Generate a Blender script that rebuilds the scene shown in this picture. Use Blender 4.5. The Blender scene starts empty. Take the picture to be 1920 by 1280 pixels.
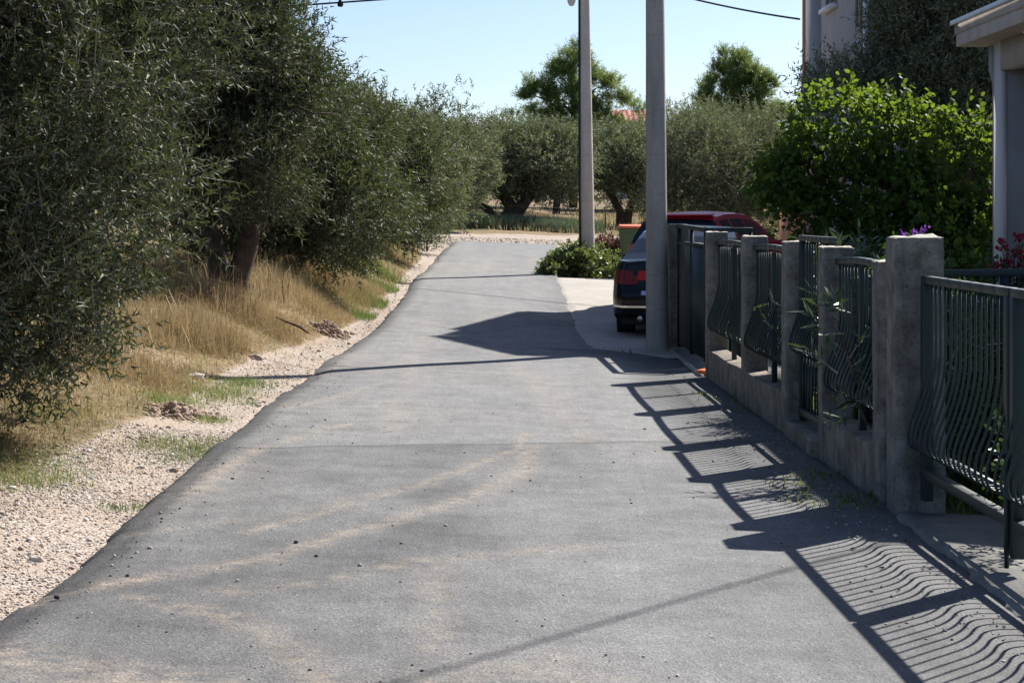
import bpy, math, random
import numpy as np
R = math.radians
random.seed(7)
sc = bpy.context.scene
col = sc.collection

# ------------------------------------------------------------------ camera
cam_d = bpy.data.cameras.new('camera'); cam = bpy.data.objects.new('camera', cam_d); col.objects.link(cam)
cam.location = (0, 0, 1.6); cam.rotation_euler = (R(90), 0, 0)
cam_d.sensor_width = 36; cam_d.lens = 67.5; cam_d.shift_y = -0.125
cam_d.clip_start = 0.1; cam_d.clip_end = 5000
sc.camera = cam
# ------------------------------------------------------------------ sky and sun
SUN_AZ, SUN_EL = 39.5, 41.5            # degrees clockwise from +Y, above the horizon
w = bpy.data.worlds.new('World'); sc.world = w; w.use_nodes = True
wn = w.node_tree.nodes; wn.clear()
sky = wn.new('ShaderNodeTexSky'); sky.sky_type = 'NISHITA'; sky.sun_disc = False
sky.sun_elevation = R(SUN_EL); sky.sun_rotation = R(SUN_AZ)
sky.altitude = 0; sky.air_density = 0.75; sky.dust_density = 0.75; sky.ozone_density = 3.0
bg = wn.new('ShaderNodeBackground'); bg.inputs['Strength'].default_value = 0.074
wo = wn.new('ShaderNodeOutputWorld')
w.node_tree.links.new(sky.outputs[0], bg.inputs[0]); w.node_tree.links.new(bg.outputs[0], wo.inputs[0])
sd = bpy.data.lights.new('sun', 'SUN'); sd.energy = 5.0; sd.angle = R(0.53); sd.color = (1, 0.955, 0.88)
so = bpy.data.objects.new('sun', sd); col.objects.link(so)
so.location = (20, 25, 30); so.rotation_euler = (R(90 - SUN_EL), 0, R(180 - SUN_AZ))
vs = sc.view_settings; vs.view_transform = 'Standard'; vs.look = 'None'; vs.gamma = 1; vs.exposure = 0.95
sc.cycles.max_bounces = 6; sc.cycles.diffuse_bounces = 3; sc.cycles.glossy_bounces = 3
sc.cycles.transmission_bounces = 4; sc.cycles.transparent_max_bounces = 4
sc.cycles.use_denoising = True
sc.cycles.sample_clamp_indirect = 6

# ------------------------------------------------------------------ helpers
def tag(o, label=None, cat=None, group=None, kind=None):
    if label: o['label'] = label
    if cat: o['category'] = cat
    if group: o['group'] = group
    if kind: o['kind'] = kind
    return o
def empty(name, loc, label=None, cat=None, group=None):
    o = bpy.data.objects.new(name, None); col.objects.link(o); o.location = loc
    o.empty_display_size = .1
    return tag(o, label, cat, group)
def nrm(a): return a / np.maximum(np.linalg.norm(a, axis=-1, keepdims=True), 1e-9)
def raw_mesh(name, V, nside, I, mats, loc=(0, 0, 0), parent=None, smooth=False, mi=None, attrs=None):
    """V (n,3); I flat index array; nside = corners of each face (int or array)"""
    V = np.asarray(V, dtype=np.float32); I = np.asarray(I, dtype=np.int32).ravel()
    me = bpy.data.meshes.new(name)
    if np.isscalar(nside): tot = np.full(len(I) // nside, nside, dtype=np.int32)
    else: tot = np.asarray(nside, dtype=np.int32)
    st = np.concatenate([[0], np.cumsum(tot)[:-1]]).astype(np.int32)
    me.vertices.add(len(V)); me.vertices.foreach_set('co', (V - np.array(loc, dtype=np.float32)).ravel())
    me.loops.add(len(I)); me.loops.foreach_set('vertex_index', I)
    me.polygons.add(len(tot)); me.polygons.foreach_set('loop_start', st); me.polygons.foreach_set('loop_total', tot)
    if smooth: me.polygons.foreach_set('use_smooth', np.ones(len(tot), dtype=bool))
    if mi is not None: me.polygons.foreach_set('material_index', np.asarray(mi, dtype=np.int32))
    for k, (dom, arr) in (attrs or {}).items():
        a = me.attributes.new(k, 'FLOAT', dom); a.data.foreach_set('value', np.asarray(arr, dtype=np.float32))
    me.update(calc_edges=True); me.validate()
    for m in (mats if isinstance(mats, (list, tuple)) else [mats]): me.materials.append(m)
    o = bpy.data.objects.new(name, me); col.objects.link(o)
    if parent is not None:
        o.parent = parent; o.location = np.array(loc) - np.array(world_loc(parent))
    else: o.location = loc
    return o
def world_loc(o):
    l = np.array(o.location)
    return l if o.parent is None else l + world_loc(o.parent)
class MB:
    def __init__(s): s.v = []; s.f = []; s.m = []; s.mi = 0
    def add(s, v, f):
        b = len(s.v); s.v += [tuple(p) for p in v]; s.f += [tuple(i + b for i in q) for q in f]; s.m += [s.mi] * len(f); return s
    def box(s, x0, x1, y0, y1, z0, z1):
        return s.add([(x0,y0,z0),(x1,y0,z0),(x1,y1,z0),(x0,y1,z0),(x0,y0,z1),(x1,y0,z1),(x1,y1,z1),(x0,y1,z1)],
              [(0,3,2,1),(4,5,6,7),(0,1,5,4),(1,2,6,5),(2,3,7,6),(3,0,4,7)])
    def hexa(s, b, t):
        return s.add(list(b) + list(t), [(0,3,2,1),(4,5,6,7),(0,1,5,4),(1,2,6,5),(2,3,7,6),(3,0,4,7)])
    def bar(s, a, b, wx, wz, up=(0, 0, 1)):
        a = np.array(a, float); b = np.array(b, float); d = nrm(b - a); u = np.array(up, float)
        r = nrm(np.cross(d, u)); u = np.cross(r, d)
        q = [(-1,-1),(1,-1),(1,1),(-1,1)]
        return s.hexa([a + r*wx/2*i + u*wz/2*j for i, j in q], [b + r*wx/2*i + u*wz/2*j for i, j in q])
    def tube(s, pts, r, k=8, cap=True):
        P = np.array(pts, float); n = len(P); rr = np.full(n, r) if np.isscalar(r) else np.array(r, float)
        T = np.zeros_like(P); T[1:-1] = P[2:] - P[:-2]; T[0] = P[1] - P[0]; T[-1] = P[-1] - P[-2]; T = nrm(T)
        ref = np.array([0.12, 1, 0.05]) if abs(T[:, 2]).mean() > .5 else np.array([0.05, 0.1, 1.0])
        A = nrm(np.cross(T, ref)); B = np.cross(T, A)
        ang = np.arange(k) / k * 2 * math.pi
        V = P[:, None] + rr[:, None, None] * (A[:, None] * np.cos(ang)[None, :, None] + B[:, None] * np.sin(ang)[None, :, None])
        F = [(i*k + j, i*k + (j+1) % k, (i+1)*k + (j+1) % k, (i+1)*k + j) for i in range(n-1) for j in range(k)]
        if cap: F += [tuple(range(k))[::-1], tuple((n-1)*k + j for j in range(k))]
        return s.add(V.reshape(-1, 3), F)
    def lathe(s, prof, k=24, c=(0, 0, 0), axis=2):
        V = []; n = len(prof)
        for r, h in prof:
            for j in range(k):
                a = j / k * 2 * math.pi; p = [r*math.cos(a), r*math.sin(a), h]
                if axis == 0: p = [h, p[0], p[1]]
                if axis == 1: p = [p[0], h, p[1]]
                V.append((p[0]+c[0], p[1]+c[1], p[2]+c[2]))
        F = [(i*k+j, i*k+(j+1) % k, (i+1)*k+(j+1) % k, (i+1)*k+j) for i in range(n-1) for j in range(k)]
        return s.add(V, F)
    def build(s, name, mats, parent=None, loc=(0, 0, 0), smooth=False, bevel=0, local=False):
        I = [i for f in s.f for i in f]; n = [len(f) for f in s.f]
        if local:   # vertices already in the parent's own frame
            o = raw_mesh(name, s.v, n, I, mats, smooth=smooth, mi=s.m)
            o.parent = parent; o.location = (0, 0, 0)
        else:
            if parent is not None and tuple(loc) == (0, 0, 0): loc = tuple(world_loc(parent))
            o = raw_mesh(name, s.v, n, I, mats, loc, parent, smooth, s.m)
        if bevel:
            b = o.modifiers.new('bevel', 'BEVEL'); b.width = bevel; b.segments = 2; b.limit_method = 'ANGLE'
        return o
def smooth_angle(o, deg=40):
    for p in o.data.polygons: p.use_smooth = True
    m = o.modifiers.new('es', 'EDGE_SPLIT'); m.split_angle = R(deg); return o
class Noise:
    def __init__(s, seed, n=10, f0=.6, f1=2.5):
        g = np.random.default_rng(seed); d = nrm(g.normal(size=(n, 3))); f = np.exp(g.uniform(math.log(f0), math.log(f1), n))
        s.k = d * f[:, None] * 2 * math.pi; s.p = g.uniform(0, 6.28, n); s.a = 1 / np.sqrt(f); s.a /= np.sqrt((s.a**2).sum() / 2)
    def __call__(s, P): return (np.sin(np.asarray(P) @ s.k.T + s.p) * s.a).sum(-1)
def sstep(a, b, x):
    t = np.clip((x - a) / (b - a), 0, 1); return t * t * (3 - 2 * t)

# ------------------------------------------------------------------ materials
class NT:
    def __init__(s, name):
        s.m = bpy.data.materials.new(name); s.m.use_nodes = True; s.t = s.m.node_tree; s.n = s.t.nodes; s.n.clear()
        s.out = s.n.new('ShaderNodeOutputMaterial'); s.b = s.n.new('ShaderNodeBsdfPrincipled'); s.link(s.b.outputs[0], s.out.inputs[0])
    def link(s, a, b): s.t.links.new(a, b)
    def pos(s):
        g = s.n.new('ShaderNodeNewGeometry'); return g.outputs['Position']
    def mapping(s, v, scale):
        m = s.n.new('ShaderNodeMapping'); m.inputs['Scale'].default_value = scale; s.link(v, m.inputs['Vector']); return m.outputs[0]
    def noise(s, v, scale, detail=4, rough=.55):
        n = s.n.new('ShaderNodeTexNoise'); n.inputs['Scale'].default_value = scale; n.inputs['Detail'].default_value = detail
        n.inputs['Roughness'].default_value = rough; s.link(v, n.inputs['Vector']); return n.outputs[0]
    def vor(s, v, scale, out='Distance'):
        n = s.n.new('ShaderNodeTexVoronoi'); n.inputs['Scale'].default_value = scale; s.link(v, n.inputs['Vector']); return n.outputs[out]
    def ramp(s, f, stops):
        r = s.n.new('ShaderNodeValToRGB'); e = r.color_ramp.elements
        while len(e) < len(stops): e.new(.5)
        for i, (p, c) in enumerate(stops):
            e[i].position = p; e[i].color = (c if len(c) == 4 else tuple(c) + (1,)) if not np.isscalar(c) else (c, c, c, 1)
        s.link(f, r.inputs[0]); return r.outputs[0]
    def mix(s, f, a, b, mode='MIX'):
        m = s.n.new('ShaderNodeMix'); m.data_type = 'RGBA'; m.blend_type = mode
        for sock, val in ((m.inputs[0], f), (m.inputs[6], a), (m.inputs[7], b)):
            if hasattr(val, 'is_linked'): s.link(val, sock)
            elif np.isscalar(val): sock.default_value = val
            else: sock.default_value = tuple(val) + (1,)
        return m.outputs[2]
    def math(s, op, a, b=0.0, clamp=False):
        m = s.n.new('ShaderNodeMath'); m.operation = op; m.use_clamp = clamp
        for sock, val in ((m.inputs[0], a), (m.inputs[1], b)):
            if hasattr(val, 'is_linked'): s.link(val, sock)
            else: sock.default_value = val
        return m.outputs[0]
    def attr(s, name):
        a = s.n.new('ShaderNodeAttribute'); a.attribute_name = name; return a.outputs['Fac']
    def bump(s, h, strength=.3, dist=.01):
        b = s.n.new('ShaderNodeBump'); b.inputs['Strength'].default_value = strength; b.inputs['Distance'].default_value = dist
        s.link(h, b.inputs['Height']); s.link(b.outputs[0], s.b.inputs['Normal'])
    def color(s, c):
        if hasattr(c, 'is_linked'): s.link(c, s.b.inputs['Base Color'])
        else: s.b.inputs['Base Color'].default_value = tuple(c) + (1,)
    def set(s, **k):
        for a, v in k.items():
            i = s.b.inputs[a.replace('_', ' ')]
            if hasattr(v, 'is_linked'): s.link(v, i)
            else: i.default_value = v
        return s
def simple(name, c, rough=.6, var=.15, scale=6, metal=0, spec=.5, bump=0, bscale=80, coat=0):
    t = NT(name); p = t.pos(); c = np.array(c)
    t.color(t.ramp(t.noise(p, scale, 5), [(.3, tuple(c * (1 - var))), (.7, tuple(np.minimum(c * (1 + var), 1)))]))
    t.set(Roughness=rough, Metallic=metal); t.b.inputs['Specular IOR Level'].default_value = spec
    if coat: t.b.inputs['Coat Weight'].default_value = coat; t.b.inputs['Coat Roughness'].default_value = .04
    if bump: t.bump(t.noise(p, bscale, 3), bump, .004)
    return t.m
def leafmat(name, stops, back, trans=.25, tcol=None, rough=.42, spec=.5):
    t = NT(name); r = t.attr('rnd')
    top = t.ramp(r, stops)
    if back is not None:
        g = t.n.new('ShaderNodeNewGeometry'); c = t.mix(g.outputs['Backfacing'], top, back)
    else: c = top
    t.color(c); t.set(Roughness=rough); t.b.inputs['Specular IOR Level'].default_value = spec
    tr = t.n.new('ShaderNodeBsdfTranslucent')
    if tcol is None: t.link(top, tr.inputs[0])
    else: tr.inputs[0].default_value = tuple(tcol) + (1,)
    ms = t.n.new('ShaderNodeMixShader'); ms.inputs[0].default_value = trans
    t.link(t.b.outputs[0], ms.inputs[1]); t.link(tr.outputs[0], ms.inputs[2]); t.link(ms.outputs[0], t.out.inputs[0])
    return t.m
M = {}
def asphalt():
    t = NT('asphalt'); p = t.pos()
    long_ = t.noise(t.mapping(p, (1.2, .16, 1)), 1.0, 4)
    big = t.noise(p, .9, 6, .6)
    c = t.ramp(big, [(.34, (.066, .066, .070)), (.66, (.150, .149, .151))])
    c = t.mix(t.ramp(long_, [(.42, 0.), (.68, 1.)]), c, (.165, .163, .162))
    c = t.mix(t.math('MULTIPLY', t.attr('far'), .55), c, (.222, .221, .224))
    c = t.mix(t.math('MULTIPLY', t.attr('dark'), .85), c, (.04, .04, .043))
    c = t.mix(.8, c, t.ramp(t.noise(p, 3.2, 9, .72), [(.3, .62), (.5, 1.), (.72, 1.28)]), 'MULTIPLY')
    c = t.mix(.6, c, t.ramp(t.noise(t.mapping(p, (6, .5, 1)), 2.2, 6, .7), [(.3, .85), (.7, 1.14)]), 'MULTIPLY')
    # dust dragged on by tyres
    dn = t.noise(t.mapping(p, (1, 1, 1)), 9, 6, .7)
    df = t.math('MULTIPLY', t.attr('dust'), t.ramp(dn, [(.38, .0), (.68, 1.)]))
    c = t.mix(df, c, (.36, .29, .22))
    # aggregate: fine light and dark grains
    v = t.vor(p, 95, 'Color'); sep = t.n.new('ShaderNodeSeparateColor'); t.link(v, sep.inputs[0])
    grain = t.ramp(sep.outputs[0], [(0, .66), (.5, 1.), (.93, 1.08), (1, 1.55)])
    c = t.mix(1.0, c, grain, 'MULTIPLY')
    c = t.mix(.55, c, t.ramp(t.noise(p, 320, 2), [(.3, .6), (.7, 1.4)]), 'MULTIPLY')
    t.color(c); t.set(Roughness=.82); t.b.inputs['Specular IOR Level'].default_value = .35
    h = t.math('ADD', t.vor(p, 95), t.math('MULTIPLY', t.noise(p, 14, 4), .6))
    t.bump(h, .5, .006); return t.m
def groundmat():
    t = NT('earth'); p = t.pos()
    g = t.attr('gravel')
    vc = t.vor(p, 62, 'Color'); sep = t.n.new('ShaderNodeSeparateColor'); t.link(vc, sep.inputs[0])
    st = t.ramp(sep.outputs[1], [(0, (.31, .235, .185)), (.35, (.43, .355, .295)), (.7, (.51, .44, .38)), (1, (.62, .57, .52))])
    st = t.mix(.8, st, t.ramp(t.vor(p, 62), [(.25, 1.), (.75, .5)]), 'MULTIPLY')
    fine = t.ramp(t.noise(p, 40, 6, .7), [(.3, (.30, .225, .175)), (.7, (.45, .375, .31))])
    gr = t.mix(t.ramp(t.noise(p, 1.7, 4), [(.4, 0.), (.6, .85)]), st, fine)
    dry = t.ramp(t.noise(p, 7, 8, .7), [(.28, (.08, .055, .035)), (.5, (.23, .165, .10)), (.72, (.37, .29, .18))])
    grn = t.ramp(t.noise(p, 9, 6, .7), [(.3, (.05, .06, .022)), (.7, (.12, .14, .05))])
    base = t.mix(t.attr('green'), dry, grn)
    soft = t.math('ADD', g, t.math('MULTIPLY', t.math('SUBTRACT', t.noise(p, 3.5, 6, .7), .5), .9))
    c = t.mix(t.ramp(soft, [(.4, 0.), (.6, 1.)]), base, gr)
    t.color(c); t.set(Roughness=.95); t.b.inputs['Specular IOR Level'].default_value = .15
    t.bump(t.math('ADD', t.vor(p, 62), t.noise(p, 60, 4)), .6, .012); return t.m
def concrete(name, a, b, stain=.5, scale=3.0, pit=True, streak=False, ring=False):
    t = NT(name); p = t.pos()
    c = t.ramp(t.noise(p, scale, 7, .65), [(.3, a), (.7, b)])
    c = t.mix(t.ramp(t.noise(t.mapping(p, (5, 5, .5 if streak else 3)), 1.3, 5, .65), [(.45, 0.), (.75, stain)]), c, tuple(np.array(a) * .5))
    c = t.mix(.5, c, t.ramp(t.noise(p, 70, 4, .7), [(.3, .65), (.7, 1.3)]), 'MULTIPLY')
    if pit: c = t.mix(.9, c, t.ramp(t.vor(p, 26), [(.05, .2), (.17, 1.)]), 'MULTIPLY')
    c = t.mix(.7, c, t.ramp(t.noise(p, 22, 6, .75), [(.32, .55), (.5, 1.), (.7, 1.2)]), 'MULTIPLY') if pit else c
    if ring:     # hairline shrinkage cracks round a cast pole
        sx = t.n.new('ShaderNodeSeparateXYZ'); t.link(p, sx.inputs[0]); zz = t.math('ADD', t.math('MULTIPLY', sx.outputs[2], 2.1), t.math('MULTIPLY', t.noise(p, 1.1, 3), 1.2))
        fr = t.math('ABSOLUTE', t.math('SUBTRACT', t.math('FRACT', zz), .5)); c = t.mix(1.0, c, t.ramp(fr, [(.0, .80), (.008, .86), (.016, 1.)]), 'MULTIPLY')
    t.color(c); t.set(Roughness=.9); t.b.inputs['Specular IOR Level'].default_value = .25
    t.bump(t.math('ADD', t.noise(p, 60, 5, .7), t.noise(p, 9, 3)), .6, .008); return t.m
M['asphalt'] = asphalt(); M['earth'] = groundmat()
M['post'] = concrete('post_concrete', (.11, .102, .09), (.31, .295, .268), .85, 6.5, True, True)
M['lowwall'] = concrete('wall_concrete', (.13, .112, .09), (.33, .29, .24), .75, 5, True, False)
M['mortar'] = concrete('mortar', (.42, .39, .34), (.55, .52, .46), .4, 6, False)
M['polelight'] = concrete('pole_concrete_pale', (.50, .47, .43), (.60, .57, .52), .35, 2.2, False, True, True)
M['pole'] = concrete('pole_concrete', (.33, .315, .295), (.43, .41, .385), .55, 3.0, False, True, True)
M['slab'] = concrete('slab_concrete', (.33, .305, .275), (.44, .41, .37), .3, 1.2, False)
M['apron'] = concrete('apron_concrete', (.17, .163, .152), (.29, .28, .26), .5, 2.5, False)
M['fascia'] = concrete('fascia_plaster', (.40, .355, .32), (.50, .455, .42), .4, 2.0, False, True)
M['iron'] = simple('green_iron_paint', (.010, .024, .025), .5, .2, 5, spec=.5, bump=.05)
M['sheet'] = simple('green_sheet_paint', (.014, .03, .032), .5, .2, 3)
M['bark'] = concrete('bark', (.05, .035, .028), (.135, .10, .08), .6, 9, False, True)
M['twig'] = simple('twig_bark', (.24, .20, .16), .85, .35, 20)
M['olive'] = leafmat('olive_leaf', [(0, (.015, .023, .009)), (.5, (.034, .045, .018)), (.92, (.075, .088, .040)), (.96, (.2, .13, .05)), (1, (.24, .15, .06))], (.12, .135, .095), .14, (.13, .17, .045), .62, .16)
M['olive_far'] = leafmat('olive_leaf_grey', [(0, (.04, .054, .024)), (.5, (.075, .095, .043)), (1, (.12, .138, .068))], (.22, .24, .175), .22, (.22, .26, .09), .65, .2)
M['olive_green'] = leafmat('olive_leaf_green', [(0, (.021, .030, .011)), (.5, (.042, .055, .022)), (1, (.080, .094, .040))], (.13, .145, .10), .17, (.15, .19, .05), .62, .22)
M['vine'] = leafmat('vine_leaf', [(0, (.018, .040, .009)), (.6, (.038, .078, .016)), (1, (.08, .13, .024))], (.055, .095, .028), .37, (.23, .34, .03), .6, .2)
M['gardenleaf'] = leafmat('garden_leaf', [(0, (.018, .035, .012)), (1, (.05, .085, .022))], (.05, .08, .03), .2, (.1, .18, .03), .5, .3)
M['redbrown'] = leafmat('red_brown_leaf', [(0, (.09, .045, .035)), (1, (.2, .11, .085))], None, .2, (.2, .1, .06), .6, .2)
M['pine'] = leafmat('pine_needle', [(0, (.05, .085, .025)), (.5, (.10, .145, .04)), (1, (.17, .205, .055))], None, .35, (.28, .37, .09), .5, .3)
M['weed'] = leafmat('weed_leaf', [(0, (.05, .075, .022)), (.5, (.10, .135, .045)), (1, (.18, .21, .08))], (.13, .165, .07), .25, (.24, .31, .07), .5, .3)
M['oleander'] = leafmat('oleander_leaf', [(0, (.02, .04, .016)), (1, (.05, .085, .035))], (.07, .10, .055), .15, (.10, .17, .04), .35, .5)
M['sage'] = leafmat('sage_leaf', [(0, (.085, .11, .065)), (.5, (.155, .19, .115)), (1, (.23, .26, .16))], None, .2, (.15, .2, .1), .6, .2)
M['drygrass'] = leafmat('dry_grass', [(0, (.14, .09, .045)), (.35, (.32, .225, .112)), (.75, (.48, .37, .205)), (1, (.66, .59, .42))], None, .25, (.46, .36, .19), .6, .3)
M['grass'] = leafmat('green_grass', [(0, (.06, .085, .02)), (.5, (.12, .16, .045)), (1, (.26, .26, .09))], None, .3, (.22, .3, .06), .55, .3)
M['purple'] = leafmat('purple_petal', [(0, (.13, .03, .30)), (1, (.24, .07, .45))], None, .3, (.4, .1, .7), .5, .3)
M['redpetal'] = leafmat('red_petal', [(0, (.18, .012, .025)), (1, (.36, .03, .05))], None, .2, (.4, .03, .05), .5, .3)
M['orange'] = simple('orange_plastic', (.75, .16, .05), .5, .1)
M['bingreen'] = simple('green_plastic', (.075, .12, .05), .5, .12)
M['rubber'] = simple('tyre_rubber', (.018, .018, .019), .75, .2, 20, spec=.3)
M['rim'] = simple('alloy', (.45, .45, .46), .3, .1, metal=.9)
M['blackpaint'] = simple('black_car_paint', (.004, .005, .008), .22, .1, coat=.2, spec=.3)
M['redpaint'] = simple('red_car_paint', (.62, .03, .07), .42, .05, coat=.15, spec=.3)
M['blackplastic'] = simple('black_plastic', (.02, .02, .021), .6, .1)
M['chrome'] = simple('chrome', (.75, .75, .76), .15, .03, metal=1)
M['carglass'] = simple('car_glass', (.012, .022, .032), .05, .05, spec=.3)
M['lamp'] = simple('tail_lamp', (.20, .008, .012), .3, .1, spec=.4)
M['lampb'] = simple('tail_lamp_bright', (.6, .02, .02), .25, .1, spec=.4)
M['lampo'] = simple('tail_lamp_orange', (.7, .09, .05), .25, .1, spec=.4)
M['lampw'] = simple('clear_lamp', (.7, .7, .7), .15, .05, coat=1)
M['plate'] = simple('plate_white', (.75, .75, .74), .4, .03)
M['plaster'] = simple('pinkish_plaster', (.40, .365, .36), .9, .10, 1.5, bump=.15)
M['plastergrey'] = simple('grey_plaster', (.26, .255, .265), .9, .06, 2, bump=.1)
M['plasterwhite'] = simple('white_plaster', (.62, .60, .60), .9, .05, 2, bump=.1)
M['terracotta'] = simple('terracotta_paint', (.42, .19, .12), .85, .1, 3)
M['bluegrey'] = simple('blue_grey_plaster', (.25, .255, .275), .9, .12, 2, bump=.1)
M['tile'] = simple('roof_tile', (.32, .085, .06), .8, .25, 4)
M['white'] = simple('white_paint', (.72, .72, .72), .5, .05)
M['window'] = simple('window_glass', (.03, .035, .045), .05, .1, spec=.8)
M['zinc'] = simple('zinc', (.42, .44, .47), .45, .1, metal=.6)
M['rust'] = simple('rusty_iron', (.11, .06, .04), .8, .3, 12)
M['yellow'] = simple('yellow_paint', (.72, .52, .07), .55, .1)
M['cable'] = simple('cable_black', (.012, .012, .012), .6, .1)
M['glassc'] = simple('lamp_glass', (.55, .6, .55), .1, .05, spec=.8)
M['stone'] = None
def stonemat():
    t = NT('limestone'); p = t.pos()
    c = t.ramp(t.attr('rnd'), [(0, (.30, .22, .175)), (.25, (.42, .34, .28)), (.6, (.52, .45, .39)), (.9, (.64, .60, .55)), (1, (.30, .29, .27))])
    c = t.mix(.5, c, t.ramp(t.noise(p, 60, 4), [(.3, .7), (.7, 1.25)]), 'MULTIPLY')
    t.color(c); t.set(Roughness=.95); t.b.inputs['Specular IOR Level'].default_value = .2; return t.m
M['stone'] = stonemat()
def pebblemat():
    t = NT('loose_stone'); c = t.ramp(t.attr('rnd'), [(0, (.045, .045, .045)), (.3, (.10, .095, .09)), (.5, (.26, .23, .20)), (1, (.55, .5, .45))])
    t.color(c); t.set(Roughness=.95); return t.m
M['pebble'] = pebblemat()
M['soil'] = concrete('reddish_soil', (.30, .21, .155), (.46, .36, .28), .4, 5, False)

# ------------------------------------------------------------------ lie of the land
LY = np.array([-60, 22, 26, 40, 56, 72, 110, 150, 400, 4000.]); LZ = np.array([0, 0, .06, .41, .74, .98, 2.06, 3, 6, 6.])
_ys = np.arange(-60, 420, .25); _zs = np.interp(_ys, LY, LZ); _k = np.hanning(25); _k /= _k.sum()
_zs = np.convolve(np.pad(_zs, 12, mode='edge'), _k, 'valid')
def longz(Y): return np.interp(Y, _ys, _zs)
def gz(X, Y): return longz(Y) - .033 * np.clip(X, -3, 4)
XLy = [-40, 7.1, 8, 8.8, 9.8, 10.6, 11.35, 12.5, 13, 14.1, 15.15, 16.4, 17.9, 18.8, 20.6, 22, 24.5, 26.9, 29.5, 32.3, 34.9, 39.4, 45.7, 53.8, 56.3]
XLx = [-1.9, -1.90, -1.88, -1.86, -1.86, -1.87, -1.89, -1.93, -1.94, -1.92, -1.95, -1.93, -1.91, -1.89, -1.89, -1.83, -1.73, -1.71, -1.70, -1.72, -1.76, -1.75, -1.71, -1.67, -1.66]
XRy = [-40, 8, 10.7, 13.4, 19.4, 20, 21.7, 22.5, 22.95, 23.7, 25.3, 29, 32.7, 37.5, 44.9, 56.3]
XRx = [2.10, 2.13, 2.14, 2.09, 1.97, 1.95, 1.92, 1.4, 1.0, .92, .88, .9, .89, .88, 1.0, 1.26]
ROAD_END = 56.3
def xl(Y): return np.interp(Y, XLy, XLx)
def xr(Y): return np.interp(Y, XRy, XRx)
_bump = Noise(3, 14, .12, 1.4)
def gravw(Y): return np.interp(Y, [0, 8, 11, 15, 19, 24, 28, 34, 44, 50, 54, 60], [1.4, 1.35, 1.08, .78, .78, .55, .42, .35, .35, .7, 1.6, 2.2])
def bankh(Y): return np.interp(Y, [0, 9, 13, 17, 22, 30, 42, 49, 54], [.04, .08, .16, .30, .50, .48, .40, .22, .05])
def ground(X, Y, rough=True):
    X = np.asarray(X, float); Y = np.asarray(Y, float)
    z = gz(X, Y); s = xl(Y) - X
    left = (s > 0) & (Y < ROAD_END)
    zl = longz(Y) - .033 * np.maximum(X, -3) - np.interp(Y, [12, 13.5, 21, 24, 29, 32], [.115, .05, .05, .085, .085, .05]) + .05 * sstep(.1, 1.0, s) + bankh(Y) * sstep(gravw(Y) * .75, gravw(Y) + 1.25, s)
    zin = z - .20
    zr = z - .06
    inside = (s <= 0) & (X < xr(Y)) & (Y < ROAD_END)
    zz = np.where(left, zl, np.where(inside, zin, np.where(Y < ROAD_END, zr, z - .02)))
    if rough:
        b = _bump(np.stack([X, Y, X * 0], -1))
        amp = np.where(left, .012 + .028 * sstep(gravw(Y) * .7, gravw(Y) + .8, s), np.where(Y > ROAD_END, .03 * sstep(60, 68, Y), 0.0))
        zz = zz + b * amp
    return zz
def build_ground():
    xs = np.concatenate([[-900, -500, -300, -160, -90, -60, -42, -30, -22, -17, -14, -12, -10.5], np.arange(-9.5, -1.6, .085), np.arange(-1.6, 2.3, .26),
                         np.arange(2.3, 9, .4), [9.5, 11, 13, 16, 20, 26, 35, 50, 80, 130, 220, 400, 900]])
    ys = np.concatenate([[-60, -30, -12, -4, 0, 2, 3.5], np.arange(5, 30, .11), np.arange(30, 64, .22), np.arange(64, 112, 1.0), [114, 118, 124, 132, 145, 165, 200, 260, 350, 500, 800, 1300, 2200, 3500]])
    X, Y = np.meshgrid(xs, ys); Z = ground(X, Y)
    ny, nx = X.shape; idx = np.arange(nx * ny).reshape(ny, nx)
    I = np.stack([idx[:-1, :-1], idx[:-1, 1:], idx[1:, 1:], idx[1:, :-1]], -1).reshape(-1)
    s = xl(Y) - X
    gr = 1 - sstep(gravw(Y) * .75, gravw(Y) * 1.25, s)
    gr = np.where(s < 0, 1, gr)
    far = sstep(54, 56.5, Y) * (1 - sstep(64, 68, Y)) * sstep(-4.4, -3, X) * (1 - sstep(4.5, 7, X))
    gr = np.where(Y < 54, gr * (X < 2.5), np.maximum(far, gr * (Y < 56)))
    gn = Noise(12, 10, .15, .8)(np.stack([X, Y, X * 0], -1))
    green = np.clip(.05 + .25 * gn, 0, .35) * (s > 0) + np.where((X > 2.2) & (Y < 45), .8, 0)
    green = np.where(Y > 56, np.clip(.15 + .35 * gn, 0, .7), green)
    o = raw_mesh('ground', np.stack([X, Y, Z], -1).reshape(-1, 3), 4, I, M['earth'], smooth=True,
                 attrs={'gravel': ('POINT', gr.ravel()), 'green': ('POINT', green.ravel())})
    tag(o, kind='structure')
build_ground()
def polyd(X, Y, pts):
    best = np.full(X.shape, 9e9)
    for (x0, y0), (x1, y1) in zip(pts[:-1], pts[1:]):
        dx, dy = x1 - x0, y1 - y0; t = np.clip(((X - x0) * dx + (Y - y0) * dy) / (dx * dx + dy * dy), 0, 1)
        best = np.minimum(best, np.hypot(X - x0 - t * dx, Y - y0 - t * dy))
    return best
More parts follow.
